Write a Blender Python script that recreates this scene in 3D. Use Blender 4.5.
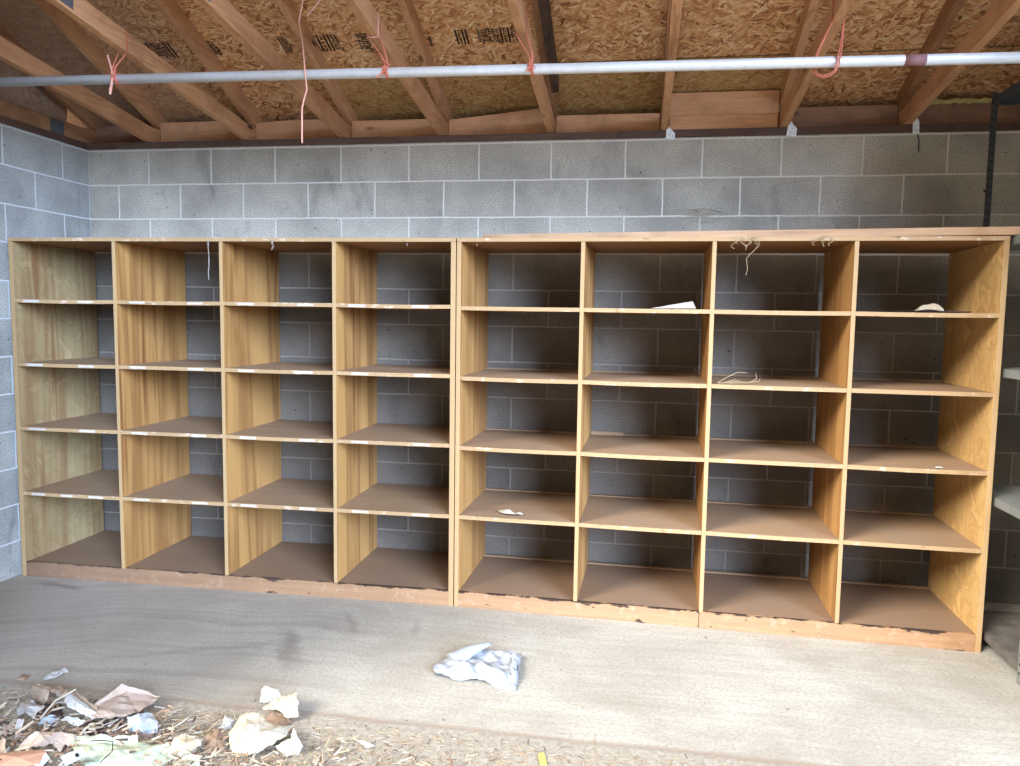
import bpy, bmesh, math, random
from mathutils import Vector, Matrix, noise
S = bpy.context.scene
C = S.collection
for o in list(bpy.data.objects): bpy.data.objects.remove(o)

# ------------------------------------------------------------------ camera
cam_d = bpy.data.cameras.new('camera'); cam = bpy.data.objects.new('camera', cam_d); C.objects.link(cam)
cam_d.sensor_width = 36; cam_d.lens = 724.66/1020*36
cam_d.shift_x = -15.57/1020; cam_d.shift_y = -2.33/1020
cam_d.clip_start = .05
R_ = Vector((0.98816023, 0.15256152, 0.0162589)); U_ = Vector((-0.0288987, 0.08100268, 0.99629485)); F_ = Vector((-0.15067924, 0.98496881, -0.08445245))
m = Matrix((R_, U_, -F_)).transposed().to_4x4(); m.translation = Vector((3.34089, -4.05551, 1.45227))
cam.matrix_world = m
S.camera = cam

# ------------------------------------------------------------------ sky, exposure
S.view_settings.view_transform = 'Standard'; S.view_settings.look = 'None'
S.view_settings.gamma = 1; S.view_settings.use_curve_mapping = False
S.view_settings.exposure = 0.02
w = bpy.data.worlds.new('sky'); S.world = w; w.use_nodes = True
nt = w.node_tree; nt.nodes.clear(); N = nt.nodes.new; L = nt.links.new
out = N('ShaderNodeOutputWorld'); bg = N('ShaderNodeBackground'); L(bg.outputs[0], out.inputs[0])
tc = N('ShaderNodeTexCoord'); sep = N('ShaderNodeSeparateXYZ'); L(tc.outputs['Generated'], sep.inputs[0])
elev = N('ShaderNodeValToRGB'); L(sep.outputs[2], elev.inputs[0])
er = elev.color_ramp; er.elements[0].position = 0.0; er.elements[0].color = (.06,.055,.045,1)
er.elements[1].position = 1.0; er.elements[1].color = (.16,.18,.22,1)
for p_, c_ in ((.44,(.045,.043,.038)), (.54,(.48,.47,.45)), (.66,(.50,.49,.47)), (.80,(.48,.475,.465)), (.90,(.16,.165,.18))):
    e = er.elements.new(p_); e.color = (*c_, 1)
# two bright breaks in the cloud: a cool one low on the right, a warm one higher on the left
def lobe(prev, az, el, r0, r1, col):
    d = Vector((math.sin(math.radians(az))*math.cos(math.radians(el)), -math.cos(math.radians(az))*math.cos(math.radians(el)), math.sin(math.radians(el))))
    dot = N('ShaderNodeVectorMath'); dot.operation = 'DOT_PRODUCT'; L(tc.outputs['Generated'], dot.inputs[0]); dot.inputs[1].default_value = d
    mr = N('ShaderNodeMapRange'); mr.interpolation_type = 'SMOOTHSTEP'; L(dot.outputs['Value'], mr.inputs[0])
    mr.inputs[1].default_value = math.cos(math.radians(r1)); mr.inputs[2].default_value = math.cos(math.radians(r0)); mr.inputs[3].default_value = 0; mr.inputs[4].default_value = 1
    mx = N('ShaderNodeMix'); mx.data_type = 'RGBA'; mx.blend_type = 'MIX'; L(mr.outputs[0], mx.inputs[0]); L(prev, mx.inputs[6]); mx.inputs[7].default_value = (*col, 1)
    return mx.outputs[2]
sky = lobe(elev.outputs[0], 37, 17, 14, 17, (4.9, 6.3, 8.8))
sky = lobe(sky, -46, 32, 11, 15, (8.2, 7.9, 7.5))
L(sky, bg.inputs[0]); bg.inputs[1].default_value = 5.1
w.cycles.sampling_method = 'MANUAL'; w.cycles.sample_map_resolution = 1024

# ------------------------------------------------------------------ node helpers
def new_mat(name):
    mt = bpy.data.materials.new(name); mt.use_nodes = True
    t = mt.node_tree; t.nodes.clear()
    o = t.nodes.new('ShaderNodeOutputMaterial'); b = t.nodes.new('ShaderNodeBsdfPrincipled')
    t.links.new(b.outputs[0], o.inputs[0]); b.inputs['Roughness'].default_value = .8
    b.inputs['Specular IOR Level'].default_value = .25
    return mt, t, b
class G:
    """tiny node-graph builder"""
    def __init__(s, t): s.t = t
    def link(s, a, b):
        if hasattr(a, 'links') or hasattr(a, 'is_linked'): s.t.links.new(a, b)
        else: b.default_value = a
    def coord(s, rnd=False, which='Object'):
        c = s.t.nodes.new('ShaderNodeTexCoord').outputs[which]
        if rnd:
            oi = s.t.nodes.new('ShaderNodeObjectInfo')
            k = s.math('MULTIPLY', oi.outputs['Random'], 37.0)
            cb = s.t.nodes.new('ShaderNodeCombineXYZ'); s.link(k, cb.inputs[0]); s.link(k, cb.inputs[1]); s.link(k, cb.inputs[2])
            c = s.vmath('ADD', c, cb.outputs[0])
        return c
    def rand(s): return s.t.nodes.new('ShaderNodeObjectInfo').outputs['Random']
    def math(s, op, a, b=None, c=None, clamp=False):
        n = s.t.nodes.new('ShaderNodeMath'); n.operation = op; n.use_clamp = clamp
        s.link(a, n.inputs[0])
        if b is not None: s.link(b, n.inputs[1])
        if c is not None: s.link(c, n.inputs[2])
        return n.outputs[0]
    def vmath(s, op, a, b):
        n = s.t.nodes.new('ShaderNodeVectorMath'); n.operation = op; s.link(a, n.inputs[0]); s.link(b, n.inputs[1]); return n.outputs[0]
    def map(s, v, scale=(1,1,1), rot=(0,0,0), loc=(0,0,0)):
        n = s.t.nodes.new('ShaderNodeMapping'); s.link(v, n.inputs[0]); n.inputs['Scale'].default_value = scale
        n.inputs['Rotation'].default_value = rot; n.inputs['Location'].default_value = loc; return n.outputs[0]
    def noise(s, v, scale, detail=3, rough=.55, dist=0, color=False):
        n = s.t.nodes.new('ShaderNodeTexNoise'); s.link(v, n.inputs['Vector']); n.inputs['Scale'].default_value = scale
        n.inputs['Detail'].default_value = detail; n.inputs['Roughness'].default_value = rough; n.inputs['Distortion'].default_value = dist
        return n.outputs[1 if color else 0]
    def voronoi(s, v, scale, feature='F1', out=0):
        n = s.t.nodes.new('ShaderNodeTexVoronoi'); n.feature = feature; s.link(v, n.inputs['Vector']); n.inputs['Scale'].default_value = scale
        return n.outputs[out]
    def ramp(s, f, stops, interp='LINEAR'):
        n = s.t.nodes.new('ShaderNodeValToRGB'); s.link(f, n.inputs[0]); r = n.color_ramp; r.interpolation = interp
        while len(r.elements) < len(stops): r.elements.new(.5)
        for e_, (p, c) in zip(r.elements, stops):
            e_.position = p
            e_.color = (c, c, c, 1) if isinstance(c, (int, float)) else (*c, 1)
        return n.outputs[0]
    def mix(s, f, a, b, blend='MIX'):
        n = s.t.nodes.new('ShaderNodeMix'); n.data_type = 'RGBA'; n.blend_type = blend
        for v, i in ((f, 0), (a, 6), (b, 7)):
            if isinstance(v, tuple): n.inputs[i].default_value = (*v, 1)
            else: s.link(v, n.inputs[i])
        return n.outputs[2]
    def bump(s, h, b, strength=.4, dist=.003):
        n = s.t.nodes.new('ShaderNodeBump'); s.link(h, n.inputs['Height']); n.inputs['Strength'].default_value = strength
        n.inputs['Distance'].default_value = dist; s.link(n.outputs[0], b.inputs['Normal'])
    def sep(s, v):
        n = s.t.nodes.new('ShaderNodeSeparateXYZ'); s.link(v, n.inputs[0]); return n.outputs
    def comb(s, x, y, z):
        n = s.t.nodes.new('ShaderNodeCombineXYZ')
        for v, i in ((x, 0), (y, 1), (z, 2)): s.link(v, n.inputs[i])
        return n.outputs[0]

# ------------------------------------------------------------------ materials
def mat_block(name, axis):
    """concrete block masonry; axis: 0 wall along x, 1 wall along y. World coordinates (walls stand at the origin)"""
    mt, t, b = new_mat(name); g = G(t); c = g.coord(); s_ = g.sep(c)
    if axis == 0: u = g.math('ADD', s_[0], -0.405 + .4064*10)
    else: u = g.math('ADD', g.math('MULTIPLY', s_[1], -1), -.2032 + .4064*10)
    v = g.math('ADD', s_[2], -2.2235 + .2032*21)
    warp = g.noise(c, 7, 2); wv = g.math('MULTIPLY', g.math('SUBTRACT', warp, .5), .008)
    uv = g.comb(g.math('ADD', u, wv), g.math('ADD', v, wv), 0)
    br = t.nodes.new('ShaderNodeTexBrick'); g.link(uv, br.inputs['Vector'])
    br.offset = .5; br.offset_frequency = 2; br.squash = 1
    br.inputs['Scale'].default_value = 1; br.inputs['Brick Width'].default_value = .4064; br.inputs['Row Height'].default_value = .2032
    br.inputs['Mortar Size'].default_value = .0048; br.inputs['Mortar Smooth'].default_value = .25; br.inputs['Bias'].default_value = 0
    br.inputs['Color1'].default_value = (0,0,0,1); br.inputs['Color2'].default_value = (1,1,1,1)
    base = g.mix(br.outputs['Color'], (.46,.43,.365), (.60,.565,.49))
    fine = g.noise(c, 120, 2, .8); base = g.mix(g.ramp(fine, [(.38,0),(.62,1)]), g.mix(.34, base, (.10,.10,.095)), g.mix(.26, base, (.80,.79,.75)))
    big = g.noise(c, 1.7, 4, .6); base = g.mix(g.ramp(big, [(.40,0),(.68,.6)]), base, (.16,.155,.145))
    stn = g.noise(g.map(c, (1,1,.45)), 5.5, 4, .65, .6); base = g.mix(g.ramp(stn, [(.60,0),(.74,.5)]), base, (.15,.145,.14))
    pit = g.noise(c, 38, 2, .5); base = g.mix(g.ramp(pit, [(.71,0),(.745,.9)]), base, (.05,.05,.048))
    # shade inside the shelf bays, painted into the lower back wall colour
    low = g.ramp(g.math('ADD', s_[2], g.math('MULTIPLY', g.math('SUBTRACT', big, .5), .5)), [(.0,1),(.75,.65),(1,.0)])
    bay_shade = g.math('MULTIPLY', g.ramp(g.math('MULTIPLY', s_[2], .5), [(.0,.75),(.86,.62),(.93,0)]), 1.0) if axis == 0 else 0.0
    mort = g.mix(g.noise(c, 40, 2), (.60,.59,.56), (.80,.79,.75))
    col = g.mix(br.outputs['Fac'], base, mort)
    col = g.mix(1.0, col, (.93,.895,.835) if axis == 0 else (.86,.93,1.0), 'MULTIPLY')  # left wall: blue of the sky light tinted into the block colour
    if axis == 0: col = g.mix(bay_shade, col, (.20,.172,.178), 'MULTIPLY')
    g.link(col, b.inputs['Base Color']); b.inputs['Roughness'].default_value = .95
    h = g.math('SUBTRACT', g.math('MULTIPLY', fine, .35), g.math('MULTIPLY', br.outputs['Fac'], 1.0))
    g.bump(h, b, .6, .004)
    return mt

def mat_wood(name, axis, light, dark, edge=False, streak=.5, dust=0.0, dustcol=(.42,.36,.31), blotch=0):
    """plywood with grain running along the given axis (0 x, 1 y, 2 z)"""
    mt, t, b = new_mat(name); g = G(t); c = g.coord(True)
    sc = [1.0,1.0,1.0]; sc[axis] = .06
    st = g.map(c, tuple(sc))
    band = g.noise(st, 5.5, 3, .55, .35); grain = g.noise(g.map(c, tuple(v if v == 1 else .02 for v in sc)), 95, 3, .6, .1)
    mid = tuple((a*.62+b_*.38) for a, b_ in zip(light, dark))
    col = g.mix(g.ramp(band, [(.42,0),(.52,.35*streak*2),(.60,.15),(.68,streak*1.3)]), light, dark)
    col = g.mix(g.ramp(grain, [(.38,.0),(.62,.45)]), col, mid)
    if blotch:
        bl = g.noise(g.map(c, (1,1,.7)), 9, 4, .6, 1.4); col = g.mix(g.ramp(bl, [(.46,0),(.54,blotch),(.58,0)]), col, dark)
        col = g.mix(g.ramp(bl, [(.56,0),(.66,blotch)]), col, tuple(min(1, v*1.35) for v in light))
    tone = g.math('MULTIPLY', g.rand(), .30); col = g.mix(tone, col, mid)
    if dust:
        dn = g.noise(g.coord(True), 4, 5, .65, .5); col = g.mix(g.ramp(dn, [(.28,dust),(.62,dust*.45),(.8,dust)]), col, dustcol)
        sc2 = g.noise(g.coord(True), 60, 3, .7); col = g.mix(g.ramp(sc2, [(.60,0),(.74,.35)]), col, (.10,.07,.05))
    if edge:
        ch = g.noise(g.map(c, (1,1,2.0)), 28, 4, .65); col = g.mix(g.ramp(ch, [(.62,0),(.70,.7)]), col, (.16,.10,.06))
        ch2 = g.noise(g.map(c, (1,1,2.0)), 17, 3, .6); col = g.mix(g.ramp(ch2, [(.60,0),(.68,.5)]), col, (.72,.62,.50))
    g.link(col, b.inputs['Base Color']); b.inputs['Roughness'].default_value = .55 if not dust else .85
    g.bump(grain, b, .25, .001)
    return mt

def mat_lumber(name, axis, base, dark, knots=True):
    mt, t, b = new_mat(name); g = G(t); c = g.coord(True)
    sc = [1.0]*3; sc[axis] = .07
    st = g.map(c, tuple(sc)); ring = g.noise(st, 16, 3, .6, .8); fine = g.noise(st, 120, 2, .6)
    col = g.mix(g.ramp(ring, [(.36,0),(.5,.45),(.56,.1),(.66,.9)]), base, dark)
    col = g.mix(g.ramp(fine, [(.4,0),(.65,.4)]), col, dark)
    blot = g.noise(c, 3.2, 4, .65); col = g.mix(g.ramp(blot, [(.48,0),(.72,.65)]), col, tuple(v*.45 for v in dark))
    if knots:
        k = g.voronoi(g.map(c, tuple(.55 if v < 1 else 1.6 for v in sc)), 3.2); col = g.mix(g.ramp(k, [(.045,.95),(.085,0)]), col, (.07,.03,.02))
    col = g.mix(g.math('MULTIPLY', g.rand(), .35), col, dark)
    g.link(col, b.inputs['Base Color']); b.inputs['Roughness'].default_value = .8; g.bump(ring, b, .3, .002)
    return mt

def mat_osb():
    mt, t, b = new_mat('oriented_strand_board'); g = G(t); c = g.coord()
    wv = g.vmath('MULTIPLY', g.vmath('SUBTRACT', g.noise(c, 9, 2, .5, 0, True), (.5,.5,.5)), (.06,.06,.06))
    p = g.vmath('ADD', c, wv)
    def layer(ang, sc, off):
        q = g.map(g.map(p, (1,1,1), (0,0,ang), (off,off*.7,0)), sc)
        n = t.nodes.new('ShaderNodeTexVoronoi'); g.link(q, n.inputs['Vector']); n.inputs['Scale'].default_value = 1
        return g.sep(n.outputs['Color']), n.outputs['Distance']
    l1, d1 = layer(.12, (16,98,30), 0); l2, d2 = layer(-.5, (19,110,30), 3.1); l3, d3 = layer(.75, (22,105,30), 7.7); l4, d4 = layer(1.5, (28,92,30), 5.2)
    pal = [(0,(.24,.09,.035)),(.10,(.48,.21,.09)),(.38,(.66,.34,.15)),(.62,(.77,.44,.21)),(.84,(.85,.54,.28)),(1,(.92,.70,.44))]
    c1, c2, c3, c4 = (g.ramp(l[0], pal) for l in (l1, l2, l3, l4))
    col = g.mix(g.math('GREATER_THAN', l2[1], .55), c1, c2)
    col = g.mix(g.math('GREATER_THAN', l3[1], .74), col, c3)
    col = g.mix(g.math('GREATER_THAN', l4[1], .90), col, c4)
    gr = g.noise(g.map(p, (30,140,30)), 1, 2); col = g.mix(g.ramp(gr, [(.4,0),(.7,.30)]), col, (.14,.06,.02))
    # first sheet along the eave is a more olive board
    s_ = g.sep(c)
    low = g.math('GREATER_THAN', s_[1], -.178); lx = g.math('MULTIPLY', g.math('GREATER_THAN', s_[0], 1.65), g.math('LESS_THAN', s_[0], 4.07)); col = g.mix(g.math('MULTIPLY', g.math('MULTIPLY', low, lx), .5), col, (.30,.21,.065))
    seam = g.ramp(g.math('ABSOLUTE', g.math('ADD', s_[1], .178)), [(.002,.85),(.006,0)]); col = g.mix(seam, col, (.03,.015,.008))
    # grey dust toward the left end
    left = g.ramp(s_[0], [(.0,.62),(.55,.38),(.8,0)]); dn = g.noise(c, 3, 4)
    g.t.nodes  # noqa
    lf = g.math('MULTIPLY', g.ramp(g.math('MULTIPLY', s_[0], .5), [(.12,.75),(.30,.45),(.48,0)]), g.math('ADD', dn, .45)); col = g.mix(lf, col, (.38,.27,.205))
    g.link(col, b.inputs['Base Color']); b.inputs['Roughness'].default_value = .75
    g.bump(g.math('ADD', l1[2], g.math('MULTIPLY', l2[0], .6)), b, .35, .0015)
    return mt

def mat_floor():
    mt, t, b = new_mat('trowelled_concrete'); g = G(t); c = g.coord(); s_ = g.sep(c)
    # trowel arcs: circles about a point well in front of the slab
    q = g.comb(g.math('ADD', s_[0], -1.7), g.math('MULTIPLY', g.math('ADD', s_[1], 2.9), 1.25), 0)
    wob = g.noise(c, .9, 2); ln = t.nodes.new('ShaderNodeVectorMath'); ln.operation = 'LENGTH'; g.link(q, ln.inputs[0])
    rad = g.math('ADD', ln.outputs['Value'], g.math('MULTIPLY', wob, .55))
    arcs = g.noise(g.comb(g.math('MULTIPLY', rad, 1.0), g.math('MULTIPLY', s_[0], .05), 0), 22, 5, .7)
    lines = g.noise(g.comb(g.math('MULTIPLY', s_[0], .09), g.math('ADD', s_[1], g.math('MULTIPLY', wob, .12)), 3), 26, 5, .7)
    leftm = g.ramp(g.math('ADD', g.math('MULTIPLY', s_[0], .35), g.math('MULTIPLY', wob, .15)), [(.75,1),(.98,0)])
    st = g.mix(leftm, lines, arcs)
    col = g.mix(g.ramp(st, [(.34,0),(.50,.5),(.66,1)]), (.42,.395,.33), (.52,.495,.425))
    blot = g.noise(c, 2.2, 5, .6, .5); col = g.mix(g.ramp(blot, [(.40,.0),(.66,.55)]), col, (.30,.255,.205))
    fine = g.noise(c, 70, 4, .7); col = g.mix(g.ramp(fine, [(.38,.5),(.56,0)]), col, (.27,.235,.19))
    dirt = g.ramp(g.math('ADD', g.math('MULTIPLY', s_[0], .35), g.math('MULTIPLY', blot, .4)), [(.35,.5),(1.0,0)]); col = g.mix(dirt, col, (.36,.285,.23))
    sw = g.noise(g.comb(g.math('MULTIPLY', rad, 1.0), 0, 7), 7, 5, .7); col = g.mix(g.math('MULTIPLY', g.ramp(sw, [(.48,0),(.60,.22),(.66,0)]), leftm), col, (.16,.13,.105))
    # dark swept smears near the shelving
    def smear(x0, y0, x1, y1, wd, amt, col):
        dx, dy = x1-x0, y1-y0; L_ = math.hypot(dx, dy); dx /= L_; dy /= L_
        px = g.math('ADD', s_[0], -x0); py = g.math('ADD', s_[1], -y0)
        al = g.math('ADD', g.math('MULTIPLY', px, dx), g.math('MULTIPLY', py, dy))
        ac = g.math('ADD', g.math('MULTIPLY', px, -dy), g.math('MULTIPLY', py, dx))
        ac = g.math('ADD', ac, g.math('MULTIPLY', g.math('SUBTRACT', g.noise(c, 6, 3), .5), wd*2.6))
        f1 = g.ramp(g.math('DIVIDE', g.math('ABSOLUTE', ac), wd), [(.0,1),(1,0)], 'EASE')
        f2 = g.ramp(g.math('DIVIDE', g.math('ABSOLUTE', g.math('ADD', al, -L_/2)), L_/2), [(.25,1),(1,0)], 'EASE')
        f = g.math('MULTIPLY', g.math('MULTIPLY', f1, f2), amt)
        return g.mix(f, col, (.13,.10,.085))
    col = smear(1.72,-.93, 2.03,-1.42, .065,.45, col); col = smear(1.95,-.74, 2.12,-1.02,.035,.30, col)
    col = smear(2.33,-.74, 2.38,-1.02,.035,.25, col); col = smear(.15,-.70, .55,-.76,.05,.55, col); col = smear(.95,-1.5, 2.1,-1.02,.04,.18, col)
    # grit collected under the unit edge and in spots
    spots = g.noise(c, 24, 2, .5); col = g.mix(g.ramp(spots, [(.735,0),(.76,.8)]), col, (.10,.075,.06))
    # beyond the slab edge: rough dirty apron
    ye = g.math('ADD', s_[1], g.math('MULTIPLY', g.math('SUBTRACT', g.noise(c, 3, 3), .5), .05))
    apr = g.ramp(g.math('MULTIPLY', g.math('ADD', ye, 1.0), -1), [(.655,0),(.675,1)])
    rough = g.noise(c, 48, 5, .8); acol = g.mix(g.ramp(rough, [(.35,0),(.62,1)]), (.22,.18,.135), (.44,.40,.33))
    col = g.mix(g.math('MULTIPLY', apr, .8), col, acol)
    edge = g.ramp(g.math('ABSOLUTE', g.math('ADD', ye, 1.655)), [(.004,.55),(.02,0)]); col = g.mix(edge, col, (.30,.22,.16))
    g.link(col, b.inputs['Base Color']); b.inputs['Roughness'].default_value = .8
    g.bump(g.math('ADD', st, g.math('MULTIPLY', g.math('MULTIPLY', rough, apr), 2)), b, .35, .004)
    return mt

def mat_plain(name, col, rough=.7, metal=0, spec=.3, var=.25, scale=12, bump=.2, sss=0, trans=0):
    mt, t, b = new_mat(name); g = G(t); c = g.coord(True)
    n_ = g.noise(c, scale, 4, .6); cc = g.mix(g.ramp(n_, [(.35,0),(.7,var*2)]), col, tuple(v*.55 for v in col))
    g.link(cc, b.inputs['Base Color']); b.inputs['Roughness'].default_value = rough; b.inputs['Metallic'].default_value = metal
    b.inputs['Specular IOR Level'].default_value = spec
    if bump: g.bump(n_, b, bump, .002)
    return mt

def mat_paper(name, col, stain=(.42,.28,.15), amt=.5, scale=14):
    mt, t, b = new_mat(name); g = G(t); c = g.coord(True)
    n_ = g.noise(c, scale, 4, .6, .6); cc = g.mix(g.ramp(n_, [(.48,0),(.70,amt)]), col, stain)
    n2 = g.noise(c, scale*5, 3, .6); cc = g.mix(g.ramp(n2, [(.62,0),(.74,.45)]), cc, tuple(v*.5 for v in stain))
    g.link(cc, b.inputs['Base Color']); b.inputs['Roughness'].default_value = .9; g.bump(n2, b, .3, .002)
    return mt

def mat_kick(name='worn_kickboard', x0=-.4, x1=.2):
    mt, t, b = new_mat(name); g = G(t); c = g.coord(True); o = g.sep(g.coord())
    grain = g.noise(g.map(c, (.05,1,1)), 50, 3, .6); col = g.mix(g.ramp(grain, [(.35,0),(.65,.5)]), (.40,.23,.12), (.27,.145,.075))
    sc = g.noise(c, 20, 4, .7); col = g.mix(g.ramp(sc, [(.56,0),(.66,.4)]), col, (.50,.37,.25))
    ch = g.noise(g.map(c, (.5,1,1.6)), 16, 5, .7)
    top = g.ramp(g.math('MULTIPLY', o[2], 10), [(.62,.0),(.80,.25)]); bot = g.ramp(g.math('MULTIPLY', o[2], 10), [(.05,.10),(.45,.0)])
    f = g.math('ADD', ch, g.math('ADD', top, bot)); col = g.mix(g.ramp(f, [(.70,0),(.735,.95)]), col, (.035,.022,.016))
    dl = g.ramp(g.math('DIVIDE', g.math('ADD', g.math('ADD', o[0], g.math('MULTIPLY', sc, .8)), -x0), x1-x0), [(.0,.7),(1.0,.0)]); col = g.mix(dl, col, (.13,.08,.06))  # darker toward the left end
    g.link(col, b.inputs['Base Color']); b.inputs['Roughness'].default_value = .7; g.bump(f, b, .4, .003)
    return mt

M = {}
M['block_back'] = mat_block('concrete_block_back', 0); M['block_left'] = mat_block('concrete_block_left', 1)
M['panel'] = mat_wood('maple_plywood_panel', 2, (.54,.30,.105), (.19,.07,.022), streak=1.1)
M['panel_pale'] = mat_wood('maple_plywood_weathered', 2, (.44,.345,.185), (.22,.10,.035), streak=1.1, blotch=.3)
M['panel_fig'] = mat_wood('maple_plywood_figured', 2, (.62,.40,.16), (.40,.20,.06), streak=.3, blotch=.45)
M['edge_v'] = mat_wood('maple_edge_upright', 2, (.45,.30,.15), (.31,.18,.085), streak=.25)
M['edge_h'] = mat_wood('maple_edge_shelf', 0, (.45,.295,.15), (.29,.165,.08), edge=True, streak=.25)
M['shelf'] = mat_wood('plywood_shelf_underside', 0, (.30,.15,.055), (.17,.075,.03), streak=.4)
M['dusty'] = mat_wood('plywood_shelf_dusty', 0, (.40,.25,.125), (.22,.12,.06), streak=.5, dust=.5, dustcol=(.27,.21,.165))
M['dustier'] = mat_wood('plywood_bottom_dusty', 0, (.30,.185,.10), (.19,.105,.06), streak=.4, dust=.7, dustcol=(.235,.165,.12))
M['kick'] = mat_kick(); M['kick_dark_left'] = mat_kick('worn_kickboard_dark_left', .2, 2.6)
M['lumber'] = mat_lumber('pine_lumber', 1, (.70,.40,.215), (.44,.215,.10))
M['lumber_dark'] = mat_lumber('dark_pine_lumber', 1, (.50,.27,.14), (.28,.135,.065))
M['lumber_black'] = mat_lumber('weathered_dark_lumber', 1, (.115,.065,.045), (.05,.03,.02))
M['block_pine'] = mat_lumber('pine_blocking', 0, (.74,.42,.24), (.54,.28,.14))
M['block_dark'] = mat_lumber('dark_pine_blocking', 0, (.38,.22,.145), (.24,.13,.08))
M['plate'] = mat_lumber('dark_wall_plate', 0, (.155,.095,.07), (.08,.045,.035))
M['plank'] = mat_lumber('pale_plank', 0, (.60,.40,.25), (.42,.25,.14))
M['osb'] = mat_osb(); M['floor'] = mat_floor()
M['ink'] = mat_plain('black_ink', (.018,.016,.016), .7, bump=0)
M['conduit'] = mat_plain('galvanised_pipe', (.74,.74,.73), .40, .25, .5, .12, 30, 0)
M['purple'] = mat_plain('purple_primer', (.26,.13,.13), .6, bump=0)
M['twine'] = mat_plain('red_twine', (.66,.20,.13), .9, bump=.3)
M['twine_pink'] = mat_plain('faded_pink_twine', (.72,.36,.27), .9, bump=.3)
M['white_metal'] = mat_plain('white_galvanised_tie', (.88,.92,.94), .5, .0, .4, .3, 60, .2)
M['gusset'] = mat_plain('galvanised_truss_plate', (.20,.23,.27), .5, .6, .4, .3, 90, .4)
M['steel'] = mat_plain('grey_enamel_steel', (.25,.26,.245), .5, .1, .4, .25, 14, .1)
M['steel_dirty'] = mat_plain('dirty_grey_steel', (.17,.15,.13), .8, .0, .2, .6, 9, .1)
M['steel_dark'] = mat_plain('dark_slotted_steel', (.06,.068,.072), .6, .1, .4, .25, 14, .1)
M['hole'] = mat_plain('punched_hole_dark', (.015,.015,.015), .9, bump=0)
M['label'] = mat_paper('white_shelf_label', (.58,.545,.51), (.42,.34,.28), .6, 60)
M['bag'] = mat_plain('white_plastic', (.37,.385,.41), .45, 0, .4, .10, 26, .8)
M['straw'] = mat_plain('dry_straw', (.40,.30,.18), .9, var=.3, scale=30, bump=0)
M['foam'] = mat_plain('yellow_foam', (.55,.50,.20), .9, var=.3, scale=30)
for k, v in dict(paper_tan=(.40,.30,.22), paper_pink=(.38,.30,.25), paper_white=(.47,.465,.45), paper_blue=(.36,.42,.46), paper_mint=(.40,.47,.36), paper_salmon=(.32,.18,.12),
                 paper_grey=(.36,.33,.30), paper_cream=(.45,.40,.305), paper_yellow=(.52,.44,.14)).items():
    M[k] = mat_paper(k, v, (.36,.24,.13), .5)
M['leaf'] = mat_paper('dry_leaf', (.26,.17,.11), (.12,.08,.05), .6); M['dark_scrap'] = mat_paper('dark_scrap', (.09,.06,.055), (.04,.03,.03), .6)
M['ground'] = mat_plain('pale_gravel', (.30,.29,.25), .95, var=.3, scale=4)
M['siding'] = mat_plain('far_siding', (.30,.30,.29), .9)

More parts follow.
